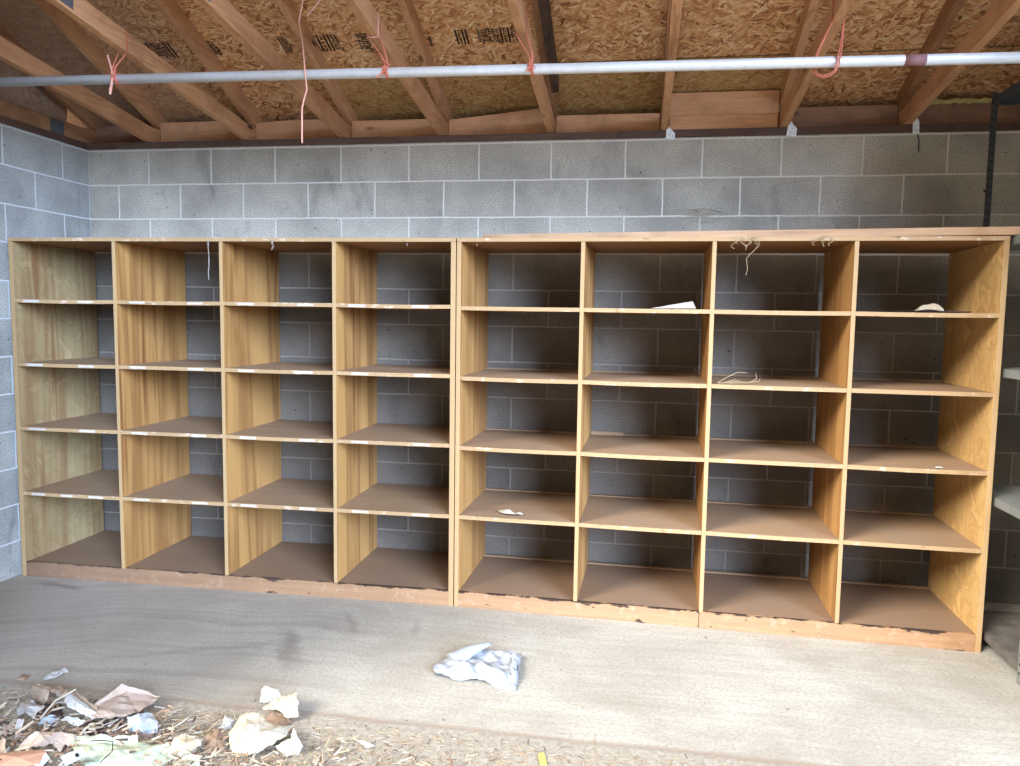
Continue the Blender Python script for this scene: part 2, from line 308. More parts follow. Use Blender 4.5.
# ------------------------------------------------------------------ mesh helpers
class MB:
    def __init__(s): s.v = []; s.f = []; s.m = []; s.mats = []
    def mi(s, mname):
        if mname not in s.mats: s.mats.append(mname)
        return s.mats.index(mname)
    def face(s, idx, mname): s.f.append(idx); s.m.append(s.mi(mname))
    def box(s, x0, x1, y0, y1, z0, z1, mname, front=None, top=None, bottom=None, M4=None):
        n = len(s.v)
        P = [(x0,y0,z0),(x1,y0,z0),(x1,y1,z0),(x0,y1,z0),(x0,y0,z1),(x1,y0,z1),(x1,y1,z1),(x0,y1,z1)]
        s.v += [tuple(M4 @ Vector(p)) if M4 else p for p in P]
        for idx, mm in (((0,3,2,1), bottom or mname), ((4,5,6,7), top or mname), ((0,1,5,4), front or mname), ((1,2,6,5), mname), ((2,3,7,6), mname), ((3,0,4,7), mname)):
            s.face(tuple(n+i for i in idx), mm)
        return s
    def prism(s, poly, x0, x1, mname):
        """polygon in (y,z), extruded along x"""
        n = len(s.v); k = len(poly)
        s.v += [(x0,y,z) for y, z in poly] + [(x1,y,z) for y, z in poly]
        s.face(tuple(n+i for i in range(k)), mname); s.face(tuple(n+k+i for i in reversed(range(k))), mname)
        for i in range(k):
            j = (i+1) % k; s.face((n+i, n+k+i, n+k+j, n+j), mname)
        return s
    def tube(s, pts, r, mname, seg=8, caps=True):
        pts = [Vector(p) for p in pts]; n0 = len(s.v); K = len(pts); up = None
        for i, p in enumerate(pts):
            d = (pts[min(i+1, K-1)] - pts[max(i-1, 0)]).normalized()
            if up is None: up = Vector((0,0,1)) if abs(d.z) < .9 else Vector((1,0,0))
            a = d.cross(up).normalized(); up2 = a.cross(d).normalized(); up = up2
            rr = r[i] if isinstance(r, (list, tuple)) else r
            for q in range(seg):
                an = 2*math.pi*q/seg; s.v.append(tuple(p + a*math.cos(an)*rr + up2*math.sin(an)*rr))
        for i in range(K-1):
            for q in range(seg):
                q2 = (q+1) % seg; s.face((n0+i*seg+q, n0+i*seg+q2, n0+(i+1)*seg+q2, n0+(i+1)*seg+q), mname)
        if caps:
            s.face(tuple(n0+q for q in reversed(range(seg))), mname); s.face(tuple(n0+(K-1)*seg+q for q in range(seg)), mname)
        return s
    def build(s, name, parent=None, origin=(0,0,0), rotz=0, bevel=0, smooth=False):
        me = bpy.data.meshes.new(name); me.from_pydata([tuple(Vector(v)-Vector(origin)) for v in s.v], [], s.f)
        for mn in s.mats: me.materials.append(M[mn])
        for p_, i in zip(me.polygons, s.m): p_.material_index = i; p_.use_smooth = smooth
        bm_ = bmesh.new(); bm_.from_mesh(me); bmesh.ops.recalc_face_normals(bm_, faces=bm_.faces); bm_.to_mesh(me); bm_.free()
        me.update(); o = bpy.data.objects.new(name, me); C.objects.link(o); o.location = origin; o.rotation_euler.z = rotz
        if parent: o.parent = parent; o.location = (0,0,0)
        if bevel:
            b_ = o.modifiers.new('bevel', 'BEVEL'); b_.width = bevel; b_.segments = 2; b_.limit_method = 'ANGLE'
        return o
def box(*a, **k): return MB().box(*a, **k)
def tag(o, label=None, cat=None, group=None, kind=None):
    for k, v in (('label', label), ('category', cat), ('group', group), ('kind', kind)):
        if v: o[k] = v
    return o
def empty(name, loc, label, cat, group=None, rotz=0):
    o = bpy.data.objects.new(name, None); o.empty_display_size = .1; C.objects.link(o); o.location = loc; o.rotation_euler.z = rotz
    return tag(o, label, cat, group)
def struct(o): o['kind'] = 'structure'; return o

# ------------------------------------------------------------------ the setting
YF = -2.10            # open front of the shed
XR = 6.4              # right wall
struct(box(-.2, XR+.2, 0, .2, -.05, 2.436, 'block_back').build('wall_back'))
struct(box(-.2, 0, -2.0, 0, -.05, 2.436, 'block_left').build('wall_left'))
struct(box(XR, XR+.2, -2.0, 0, -.05, 2.436, 'block_left').build('wall_right'))
# unseen pier added at the left front to keep sky light off the left side
struct(box(-.2, 1.05, YF-.25, YF-.05, -.05, 3.0, 'block_back').build('shade_pier_left'))
struct(box(5.70, XR+.2, YF-.25, YF-.05, -.05, 3.0, 'block_back').build('shade_pier_right'))  # unseen pier added to block light reaching the right of the units
# slab and apron
struct(box(-1.2, 9, -3.3, .2, -.10, 0, 'floor').build('floor'))
struct(box(-30, 36, -40, -3.302, -.12, -.02, 'ground').build('floor'))
# roof sheathing, 5:12
SL = .4167
def zo(y): return 2.711 - SL*y
struct(MB().prism([(.32, zo(.32)), (YF, zo(YF)), (YF, zo(YF)+.012), (.32, zo(.32)+.012)], -.35, XR+.35, 'osb').build('ceiling'))
# unseen header added over the front to limit steep sky light; closed gables
struct(box(-.2, XR+.2, YF-.04, YF, 3.02, zo(YF), 'lumber_dark').build('trim_1'))
for nm, xa in (('trim_2', -.16), ('trim_3', XR+.04)):
    struct(MB().prism([(.0, 2.44), (YF, 2.44), (YF, zo(YF)), (.02, zo(.02))], xa, xa+.012, 'osb').build(nm))

struct(box(-.35, XR+.35, .205, .225, 2.2, 2.62, 'lumber_dark').build('trim_4'))  # unseen board added to stop sky light leaking in behind the eave
# wall plates
tag(MB().box(-.02, 3.2, -.006, .15, 2.436, 2.474, 'plate').build('wall_plate', origin=(1.6,.07,2.436), bevel=.002), 'dark stained timber plate lying on top of left half of block wall', 'wall plate')
tag(MB().box(3.203, XR, -.006, .15, 2.438, 2.476, 'plate').build('wall_plate', origin=(4.8,.07,2.438), bevel=.002), 'dark brown timber plate on right half of block wall, carrying three white metal ties', 'wall plate')
tag(MB().box(-.10, .006, -2.0, -.01, 2.436, 2.474, 'plate').build('wall_plate', origin=(-.05,-1,2.436), bevel=.002), 'brown timber plate on top of the bluish left side wall', 'wall plate')

# ------------------------------------------------------------------ roof trusses
BS = .135
def zb(y): return 2.476 - BS*y            # underside of bottom chord
def zt(y): return 2.615 - SL*y            # underside of top chord
TX = [1.031, 1.632, 2.216, 2.835, 3.452, 4.068, 4.675, 5.285]
TX = [.405] + TX
names = ['leftmost full roof truss, dusty, its lower chord meeting the wall by the corner', 'second roof truss from the left, red twine looped on its lower chord', 'third roof truss from the left, crossed by the long pink string',
         'fourth roof truss from the left, over the seam side of the left shelving', 'fifth roof truss from the left, with a dark short board beside its upper chord', 'sixth roof truss from the left, its two chords lining up as one beam',
         'seventh roof truss from the left, with twine loop hanging on its right side', 'eighth roof truss, reddish brown chords spreading to the upper right corner', 'rightmost roof truss above the grey steel shelving']
for i, x in enumerate(TX):
    t = empty('roof_truss', (x, 0, 2.476), names[i], 'roof truss', 'open web pine trusses under the roof')
    o = (x, 0, 2.476)
    w_ = .019
    m1, m2 = ('lumber', 'lumber_dark')
    def sub(mb): mb.v = [(vx-o[0], vy-o[1], vz-o[2]) for vx, vy, vz in mb.v]; return mb
    sub(MB().prism([(.14, zb(0)), (0, zb(0)), (YF+.02, zb(YF+.02)), (YF+.02, zb(YF+.02)+.09), (.0, zb(0)+.09), (.14, zb(0)+.09)], x-w_, x+w_, m1)).build('bottom_chord', t, bevel=.002)
    sub(MB().prism([(.24, zt(.24)), (YF+.02, zt(YF+.02)), (YF+.02, zo(YF+.02)-.001), (.24, zo(.24)-.001)], x-w_+.001, x+w_+.001, m2 if i in (4,5,7) else m1)).build('top_chord', t, bevel=.002)
    sub(MB().prism([(-1.70, zb(-1.70)+.09), (-1.79, zb(-1.79)+.09), (-1.79, zt(-1.79)), (-1.70, zt(-1.70))], x-w_, x+w_, m1)).build('web', t, bevel=.002)
    for sx in (-1, 1):
        xa = x + sx*(w_+.0012)
        if i in (1, 2):
            mb = MB().prism([(-1.33, zb(-1.33)+.012), (-1.45, zb(-1.45)+.012), (-1.45, zb(-1.45)+.082), (-1.33, zb(-1.33)+.082)], xa-.0012, xa+.0012, 'gusset')
            sub(mb).build('connector_plate', t)
# gable truss over the left wall
t = empty('roof_truss', (-.03, 0, 2.476), 'dark gable end truss resting on the left side wall plate', 'roof truss')
def subg(mb): mb.v = [(vx+.03, vy, vz-2.476) for vx, vy, vz in mb.v]; return mb
subg(MB().box(-.05, -.012, -2.0, .1, 2.476, 2.565, 'lumber_dark')).build('bottom_chord', t, bevel=.002)
subg(MB().prism([(.24, zt(.24)), (YF+.02, zt(YF+.02)), (YF+.02, zo(YF+.02)-.001), (.24, zo(.24)-.001)], -.05, -.012, 'lumber_dark')).build('top_chord', t, bevel=.002)
for yy in (-.62, -1.24, -1.8):
    subg(MB().prism([(yy, 2.566), (yy-.089, 2.566), (yy-.089, zt(yy-.089)), (yy, zt(yy))], -.05, -.013, 'lumber_dark')).build('stud', t, bevel=.002)
subg(MB().box(-.0115, -.009, -.27, -.17, 2.48, 2.56, 'gusset')).build('connector_plate', t)

tag(MB().prism([(-.225, 2.62), (YF+.1, 2.62-SL*(YF+.1+.225)), (YF+.1, 2.709-SL*(YF+.1+.225)), (-.225, 2.709)], 2.866, 2.904, 'lumber_black').build('nailer_board', origin=(2.885,-.225,2.62), bevel=.002),
    'short dark weathered board fixed beside the fifth truss, ending before the wall', 'board')

# blocking between trusses
edges = [-.034] + TX
blk = [('lumber_dark','block_dark', .125), ('x','block_pine',.135), ('x','block_pine',.128), ('x','block_pine',.115), ('x','block_pine',.15), ('x','block_pine',.115), ('x','block_pine',.205), ('x','block_dark',.125), ('x','block_dark',.14)]
bl = ['dusty brown blocking board in the left corner above the wall', 'orange blocking board between the first and second trusses', 'cracked orange blocking board behind the hanging pink string',
      'plain orange blocking board between the third and fourth trusses', 'bowed orange blocking board with a gap below, left of the fifth truss', 'orange rounded blocking board just right of the fifth truss',
      'tall pinkish split blocking board with knots, left of the middle white tie', 'grey brown blocking board between the two rightmost white ties', 'brown blocking board under the yellow foam at the right']
for i in range(9):
    xa, xb = edges[i]+.022, edges[i+1]-.022; h = blk[i][2]; y0 = .085 if i != 6 else .03
    mb = MB(); n_ = 14; prof = []
    mm = blk[i][1]
    for k in range(n_):
        u = k/(n_-1); x = xa + (xb-xa)*u
        lift = 0; hh = h
        if i == 4: lift = .012*u**2; hh = h*(.72+.30*u)
        if i == 2: hh = h*(.92+.10*math.sin(u*3))
        zt_ = min(2.4765+lift+hh, zo(y0+.04)-.004)
        prof.append((x, 2.4765+lift, zt_))
    for (x, a, b_) in prof: mb.v += [(x,y0,a),(x,y0,b_),(x,y0+.036,b_),(x,y0+.036,a)]
    for k in range(n_-1):
        q = 4*k
        for j in range(4): mb.face((q+j, q+(j+1)%4, q+4+(j+1)%4, q+4+j), mm)
    mb.face((0,1,2,3), mm); mb.face(tuple(4*(n_-1)+j for j in (3,2,1,0)), mm)
    tag(mb.build('blocking_board', origin=((xa+xb)/2, y0, 2.476), bevel=.004), bl[i], 'blocking board', 'blocking boards between the trusses')
# split lower board of the tall blocking
tag(box(3.478, 4.04, .019, .0295, 2.477, 2.555, 'block_pine').build('packing_board', origin=(3.76,.025,2.477), bevel=.003), 'pinkish lower packing board with knots in front of tall blocking', 'board')
# yellow foam bead
mb = MB(); rnd = random.Random(4); pts = []
for k in range(26): pts.append((4.80+.016*k, .07+rnd.uniform(-.006,.006), 2.605+rnd.uniform(-.004,.006)))
mb.tube(pts, [rnd.uniform(.009,.018) for _ in pts], 'foam', 8)
tag(mb.build('foam_sealant', origin=pts[0], smooth=True), 'lumpy yellow foam strip above the right blocking board', 'foam')
# white ties
tie = [(3.487, 0, 'white metal tie below the sixth truss, pointed to the left'), (4.108, 1, 'white spotted metal tie below the seventh truss'), (4.712, 2, 'narrow white metal tie with a dark tail below the eighth truss')]
shapes = [[(-.026,-.030),(.020,-.034),(.022,-.004),(-.024,.045)], [(-.028,-.030),(.022,-.032),(.024,.008),(.002,.030),(-.004,.046),(-.022,.018)], [(-.014,-.030),(.018,-.034),(.014,.030),(.000,.052),(-.016,.040)]]
for (x, k, lb) in tie:
    e_ = empty('truss_tie', (x, -.012, 2.458), lb, 'metal tie', 'white metal ties along the plate')
    mb = MB(); sh = shapes[k]; n_ = len(sh)
    mb.v = [(a, -.0015, b_) for a, b_ in sh] + [(a, .0015, b_) for a, b_ in sh]
    mb.face(tuple(range(n_)), 'white_metal'); mb.face(tuple(reversed(range(n_, 2*n_))), 'white_metal')
    for i in range(n_): mb.face((i, (i+1)%n_, n_+(i+1)%n_, n_+i), 'white_metal')
    mb.box(-.012,.012,-.0015,.010,.0,.003,'white_metal')
    mb.build('tie_plate', e_)
    nb = MB()
    for (a, b_) in ((-.008,-.012),(.008,-.018),(0,.008)):
        nb.tube([(a,-.004,b_),(a,-.001,b_)], .0022, 'hole', 8)
    nb.build('nail_heads', e_)
    if k == 2:
        MB().tube([(.010,-.002,-.034),(.017,-.004,-.06),(.018,-.003,-.10),(.020,-.004,-.125)], .003, 'steel_dark', 6).build('strap_tail', e_)

# ------------------------------------------------------------------ printing on the sheathing (grade stamps, unreadable rows of small print)
GLY = {0:'0111010001100011000101110',1:'1111010000111101000011110',2:'1000111011101011000110001',3:'1111110001111101000010000',4:'0111110000100110100101111',5:'1111100100001000010000100',6:'1000110001111111000110001',7:'1111010001111101001010001'}
def stamp(x0, x1, y0, y1, lines, seed, skip=()):
    rnd = random.Random(seed); mb = MB()
    wl = (x1-x0)/lines
    def quad(xa, xb, ya, yb):
        d = .0006; n = len(mb.v)
        mb.v += [(xa,ya,zo(ya)-d),(xb,ya,zo(ya)-d),(xb,yb,zo(yb)-d),(xa,yb,zo(yb)-d)]; mb.face((n,n+1,n+2,n+3),'ink')
    for l in range(lines):
        if l in skip: continue
        xa = x0 + l*wl; kind = rnd.random()
        if kind < .30: quad(xa+wl*.15, xa+wl*.70, y0, y1); continue          # rules
        y = y0 + rnd.uniform(0,.01); ch = wl*.78; cw = ch*.72
        while y + cw < y1:
            gl = GLY[rnd.randrange(8)]
            for r in range(5):
                for c_ in range(5):
                    if gl[r*5+c_] == '1': quad(xa+ch*r/5, xa+ch*(r+1.9)/5, y+cw*c_/5, y+cw*(c_+1.35)/5)
            y += cw*1.25 if rnd.random() > .15 else cw*2
    return mb
for (a, nm) in (((.655,.84,-.42,-.312,9,1), ''), ((1.01,1.10,-.42,-.318,4,2), ''), ((1.452,1.50,-.42,-.31,4,3), ''), ((1.62,1.778,-.42,-.315,8,5), ''), ((1.875,1.94,-.425,-.312,3,6), ''), ((2.248,2.266,-.41,-.314,1,12), ''), ((2.39,2.46,-.415,-.322,4,8), ''), ((2.505,2.713,-.415,-.322,11,9), '')):
    stamp(*a).build('grade_stamp', bpy.data.objects['ceiling'])

# ------------------------------------------------------------------ hung pipe
A_ = Vector((-.0, -1.02, 2.5085)); B_ = Vector((6.38, -1.02, 2.433))
e_ = empty('hanging_pipe', A_, 'long galvanised metal pipe hung below the trusses on red twine', 'pipe')
D_ = B_-A_; MB().tube([(0,0,0), tuple(D_*.5), tuple(D_)], .0205, 'conduit', 24).build('pipe_length', e_, smooth=True)
p1, p2 = D_*(.655), D_*(.668)
MB().tube([tuple(D_*.676), tuple(D_*.688)], .0211, 'purple', 24).build('purple_mark', e_, smooth=True)['label'] = 'purple primer smear around the pipe'
def pipe_at(x): return A_ + D_*((x-A_.x)/D_.x)
rnd = random.Random(11)
def loop(x, xc, left=True):
    """twine looped over a chord (centre xc) and knotted round the pipe at x"""
    p = pipe_at(x); mb = MB(); zc = zb(p.y)
    for s_, dx in ((-1, .0), (1, .0), (1, .007)):
        pts = [(xc, p.y, zc+.0945), (xc+s_*.0215, p.y, zc+.092), (xc+s_*.0215, p.y-.001, zc-.001), (x+s_*.006+dx*.5, p.y-.020, p.z+.045), (x+dx*.4, p.y-.0245, p.z+.006)]
        mb.tube(pts, .0026, 'twine', 6)
    R_c = .0232; mb.tube([(x+.002*math.sin(2*a), p.y+R_c*math.sin(a), p.z+R_c*math.cos(a)) for a in [k*math.pi/10 for k in range(21)]], .0028, 'twine', 6)
    mb.tube([(x+.007+.002*math.sin(2*a), p.y+R_c*math.sin(a), p.z+R_c*math.cos(a)) for a in [k*math.pi/10 for k in range(21)]], .0026, 'twine', 6)
    for k in range(3):
        c_ = Vector((x, p.y-.028, p.z+.010-.010*k)); mb.tube([(c_.x+.009*math.cos(a), c_.y+.004*math.sin(a*2), c_.z+.006*math.sin(a)) for a in [i*math.pi/4 for i in range(9)]], .003, 'twine', 6)
    return mb, p
TG = 'twine ties holding the pipe'
mb, p = loop(1.0, TX[1]); q = p.y-.030
mb.tube([(1.0,q,p.z),(.994,q,p.z-.03),(.988,q,p.z-.055),(.985,q,p.z-.075)], [.003,.005,.0065,.005], 'twine_pink', 7)
mb.tube([(1.0,q,p.z+.01),(.991,q,p.z+.05),(.978,q,p.z+.095)], [.003,.004,.005], 'twine_pink', 7)
tag(mb.build('twine_tie', origin=(1.0,p.y,2.62)), 'faded red twine knot with stubby tails at the left end of the pipe', 'twine', TG)
mb, p = loop(2.262, TX[3]); q = p.y-.030
mb.tube([(2.258,q,p.z),(2.240,q,p.z-.020),(2.222,q,p.z-.028)], .003, 'twine', 6); mb.tube([(2.262,q,p.z),(2.285,q-.004,p.z+.018),(2.25,q-.004,p.z+.045)], .0025, 'twine', 6)
tag(mb.build('twine_tie', origin=(2.26,p.y,2.62)), 'red twine loop holding the pipe under the fourth truss', 'twine', TG)
mb, p = loop(2.880, TX[4]); q = p.y-.030
mb.tube([(2.876,q,p.z),(2.862,q-.003,p.z-.018),(2.886,q-.003,p.z+.018),(2.90,q-.002,p.z-.008)], .0028, 'twine', 6)
tag(mb.build('twine_tie', origin=(2.88,p.y,2.62)), 'bright red twine knot holding the pipe under the fifth truss', 'twine', TG)
p = pipe_at(4.04); mb = MB(); xc = TX[6]; zc = zb(p.y)
for d_ in (0, .009):
    mb.tube([(xc, p.y, zc+.0945), (xc-.0215, p.y, zc+.092), (xc-.0215, p.y, zc), (4.000+d_*.7, p.y+.026, p.z+.045), (3.992+d_*.7, p.y+.0265, p.z), (3.990+d_, p.y+.024, p.z-.030), (3.998+d_*.6, p.y+.004, p.z-.045+d_*.3), (4.018, p.y-.010, p.z-.060+d_*.8), (4.040, p.y-.018, p.z-.060+d_), (4.060-d_*.3, p.y-.026, p.z-.046+d_*.5), (4.073-d_, p.y-.0275, p.z-.018), (4.077-d_, p.y-.0265, p.z+.018), (4.082-d_*.8, p.y-.018, p.z+.05), (xc+.021, p.y-.002, zc-.002), (xc+.0215, p.y, zc+.092), (xc, p.y, zc+.0945)], .0027, 'twine', 6)
tag(mb.build('twine_tie', origin=(4.03,p.y,2.6)), 'orange twine hanging in a slack loop below the pipe on the right', 'twine', TG)
PS = [(1.912,2.826),(1.907,2.778),(1.888,2.689),(1.905,2.595),(1.913,2.483),(1.921,2.409),(1.908,2.372),(1.898,2.335),(1.897,2.189)]
YS = -1.06; zc = zb(YS)
mb = MB().tube([(x, YS, z) for x, z in PS], .0033, 'twine_pink', 7)
mb.tube([(1.912,YS,2.826),(2.02,YS,2.85),(2.13,YS,2.80),(2.194,YS,zc+.092),(2.216,YS,zc+.095),(2.238,YS,zc+.092),(2.238,YS,zc-.004),(2.216,YS,zc-.006),(2.194,YS,zc-.003),(2.194,YS,zc+.09)], .0033, 'twine_pink', 7)
mb.tube([(2.194,YS,zc+.085),(2.11,YS,2.85),(2.028,YS,2.82),(1.974,YS,2.762),(1.925,YS,2.712)], .0033, 'twine_pink', 7)
tag(mb.build('hanging_string', origin=(1.91,YS,2.8)), 'long kinked pink string dangling past the pipe toward the left shelving', 'string')

# ------------------------------------------------------------------ wooden pigeonhole units
def unit(origin, rotz, width, divs, zs, side_t, label, second):
    U = empty('pigeonhole_unit', origin, label, 'shelving unit', 'plywood pigeonhole shelving units against the block wall', rotz)
    D = .593 if second else .606; H = 1.839; T = .019; KH = .080
    def part(mb, name, lab=None, bevel=.0015, parent=None):
        o = mb.build(name, parent or U, bevel=bevel)
        if lab: o['label'] = lab
        return o
    pm = ['panel_pale','panel'] if not second else ['panel','panel_fig']
    part(box(0, side_t, 0, D, 0, H-T, pm[0], front='edge_v'), 'side_panel')
    part(box(width-side_t, width, 0, D, 0, H-T, pm[1], front='edge_v'), 'side_panel')
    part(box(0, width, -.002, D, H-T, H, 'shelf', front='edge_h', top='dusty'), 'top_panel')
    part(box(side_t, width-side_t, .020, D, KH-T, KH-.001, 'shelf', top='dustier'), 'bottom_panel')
    if not second: part(box(side_t, width-side_t, .001, .019, 0, KH, 'kick_dark_left', top='kick_dark_left'), 'kickboard')
    else:
        cut = 1.205
        part(box(side_t, cut-.0012, .001, .019, 0, KH, 'kick', top='kick'), 'kickboard'); part(box(cut+.0012, width-side_t, .001, .019, 0, KH, 'kick', top='kick'), 'kickboard')
    xs = [side_t] + [v for d in divs for v in (d-T/2, d+T/2)] + [width-side_t]
    for d in divs:
        dv = part(box(d-T/2, d+T/2, 0, D, KH, H-T, 'panel', front='edge_v'), 'divider')
    r = random.Random(21 if second else 20)
    for k in range(len(divs)+1):
        xa, xb = xs[2*k]+.0004, xs[2*k+1]-.0004
        for j, z in enumerate(zs):
            sag = r.uniform(0,.003)
            mb = MB(); n_ = 6
            for q in range(n_+1):
                u = q/n_; x = xa+(xb-xa)*u; s_ = -sag*math.sin(math.pi*u)
                mb.v += [(x,.002,z-T/2+s_),(x,D-.01,z-T/2+s_),(x,D-.01,z+T/2+s_),(x,.002,z+T/2+s_)]
            for q in range(n_):
                b_ = 4*q
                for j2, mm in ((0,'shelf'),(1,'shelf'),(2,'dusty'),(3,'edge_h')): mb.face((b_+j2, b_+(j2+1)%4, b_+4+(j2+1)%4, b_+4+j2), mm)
            mb.face((0,1,2,3),'shelf'); mb.face(tuple(4*n_+q for q in (3,2,1,0)),'shelf')
            sh = part(mb, 'shelf', bevel=0)
            if second:
                part(box(xa, xb, D-.035, D-.011, z+T/2, z+T/2+.008, 'dusty'), 'cleat', parent=sh, bevel=.001)
            else:
                W_ = xb-xa; spots = [(.16,.095),(.70,.09)] if k == 0 else [(.20,.088),(.76,.085)]
                if k == 0 and j == 3: spots = [(.17,.08),(.44,.07),(.76,.085)]
                for c_, wl in spots:
                    c_ += r.uniform(-.02,.02); x0_ = xa+W_*c_-wl/2; s_ = -sag*math.sin(math.pi*c_)
                    h_ = r.uniform(.0048,.0062)
                    part(box(x0_, x0_+wl, .0005, .0021, z-h_+s_, z+h_+s_, 'label'), 'shelf_label', parent=sh, bevel=0)
        if second: part(box(xa, xb, D-.035, D-.011, KH, KH+.009, 'dusty'), 'cleat')
    return U
UL = unit((.030,-.632,0), .0145, 2.430, [.610,1.207,1.809], [1.507,1.167,.820,.462], .025, 'left wooden pigeonhole unit of four columns with white paper labels on its shelf edges', False)
UR = unit((2.464,-.596,0), -.0235, 2.435, [.613,1.213,1.823], [1.501,1.1575,.811,.462], .022, 'right wooden pigeonhole unit of four wider columns without labels, beside the steel shelving', True)

# plank lying on top
pk = MB().box(0, 3.0, 0, .09, 0, .036, 'plank').build('plank', bevel=.003); pk.location = (2.55,-.40,1.8435); pk.rotation_euler.z = -.106
tag(pk, 'long pale plank lying slightly askew on top of the right pigeonhole unit', 'plank')
# ------------------------------------------------------------------ hooks
def hook(x, y, z, lb, curl=1.0, mat='steel'):
    mb = MB().tube([(0,0,.004),(0,0,-.012)], .0018, mat, 8)
    mb.tube([(0,0,-.012)]+[(.007*math.sin(a)*curl,0,-.019+.007*math.cos(a)) for a in [k*math.pi/6 for k in range(0,10)]], .0018, mat, 8)
    o = mb.build('screw_hook', origin=(0,0,0)); o.location = (x,y,z); tag(o, lb, 'hook', 'screw hooks under the unit tops')
hook(2.555, -.560, 1.817, 'curled screw hook at the top left of the right unit', 1, 'label')
hook(2.206, -.570, 1.817, 'pale hook under the top of the left unit, fourth column', -1, 'label')
hook(4.800, -.600, 1.817, 'dark steel hook under the top of the rightmost column', .5)

# ------------------------------------------------------------------ steel shelving at the right
X0, X1, Y0, Y1 = 4.918, 5.83, -.955, -.345
t = empty('steel_shelving', (X0, Y0, 0), 'grey steel shelving unit with punched posts at the right edge', 'shelving unit')
def sb(mb): mb.v = [(a-X0, b_-Y0, c_) for a, b_, c_ in mb.v]; return mb
for (xa, sx) in ((X0, 1), (X1, -1)):
    for (ya, sy) in ((Y0, 1), (Y1, -1)):
        mm = 'steel' if sy == 1 else 'steel_dark'
        mb = MB(); xs_ = sorted((xa, xa+sx*.028)); ys_ = sorted((ya, ya+sy*.034)); xt = sorted((xa, xa+sx*.002)); yt = sorted((ya, ya+sy*.002))
        mb.box(xs_[0], xs_[1], yt[0], yt[1], 0, 2.52 if sy == -1 else 2.56, mm); mb.box(xt[0], xt[1], ys_[0], ys_[1], 0, 2.52 if sy == -1 else 2.56, mm)
        p_ = sb(mb).build('post', t)
        hb = MB(); z = .04
        while z < 2.5:
            xc = xa+sx*.015; yc = ya+sy*.020
            hb.box(xc-.004, xc+.004, ya-.0006 if sy == 1 else ya-.0026, ya+.0026 if sy == 1 else ya+.0006, z, z+.011, 'hole')
            hb.box(xa-.0006 if sx == 1 else xa-.0026, xa+.0026 if sx == 1 else xa+.0006, yc-.004, yc+.004, z, z+.011, 'hole'); z += .038
        ho = sb(hb).build('post_slots', p_)
for z in (.085, .70, 1.27, 1.842, 2.50):
    mm = 'steel' if .5 < z < 2 else ('steel_dark' if z > 2 else 'steel_dirty')
    mb = MB(); a0, a1, b0, b1 = X0+.0025, X1-.0025, Y0+.0025, Y1-.0025
    mb.box(a0, a1, b0, b1, z-.002, z, mm)
    for (p0, p1, q0, q1) in ((a0,a1,b0,b0+.002),(a0,a1,b1-.002,b1),(a0,a0+.002,b0,b1),(a1-.002,a1,b0,b1)): mb.box(p0, p1, q0, q1, z-.034, z-.002, mm)
    for (p0, p1, q0, q1) in ((a0,a1,b0,b0+.014),(a0,a1,b1-.014,b1),(a0,a0+.014,b0,b1),(a1-.014,a1,b0,b1)): mb.box(p0, p1, q0, q1, z-.036, z-.034, mm)
    sb(mb).build('shelf', t)
sb(MB().tube([(X0-.002, Y1-.01, 2.08),(X0-.002, Y1+.0, 2.08)], .008, 'steel_dark', 8)).build('bolt', t)

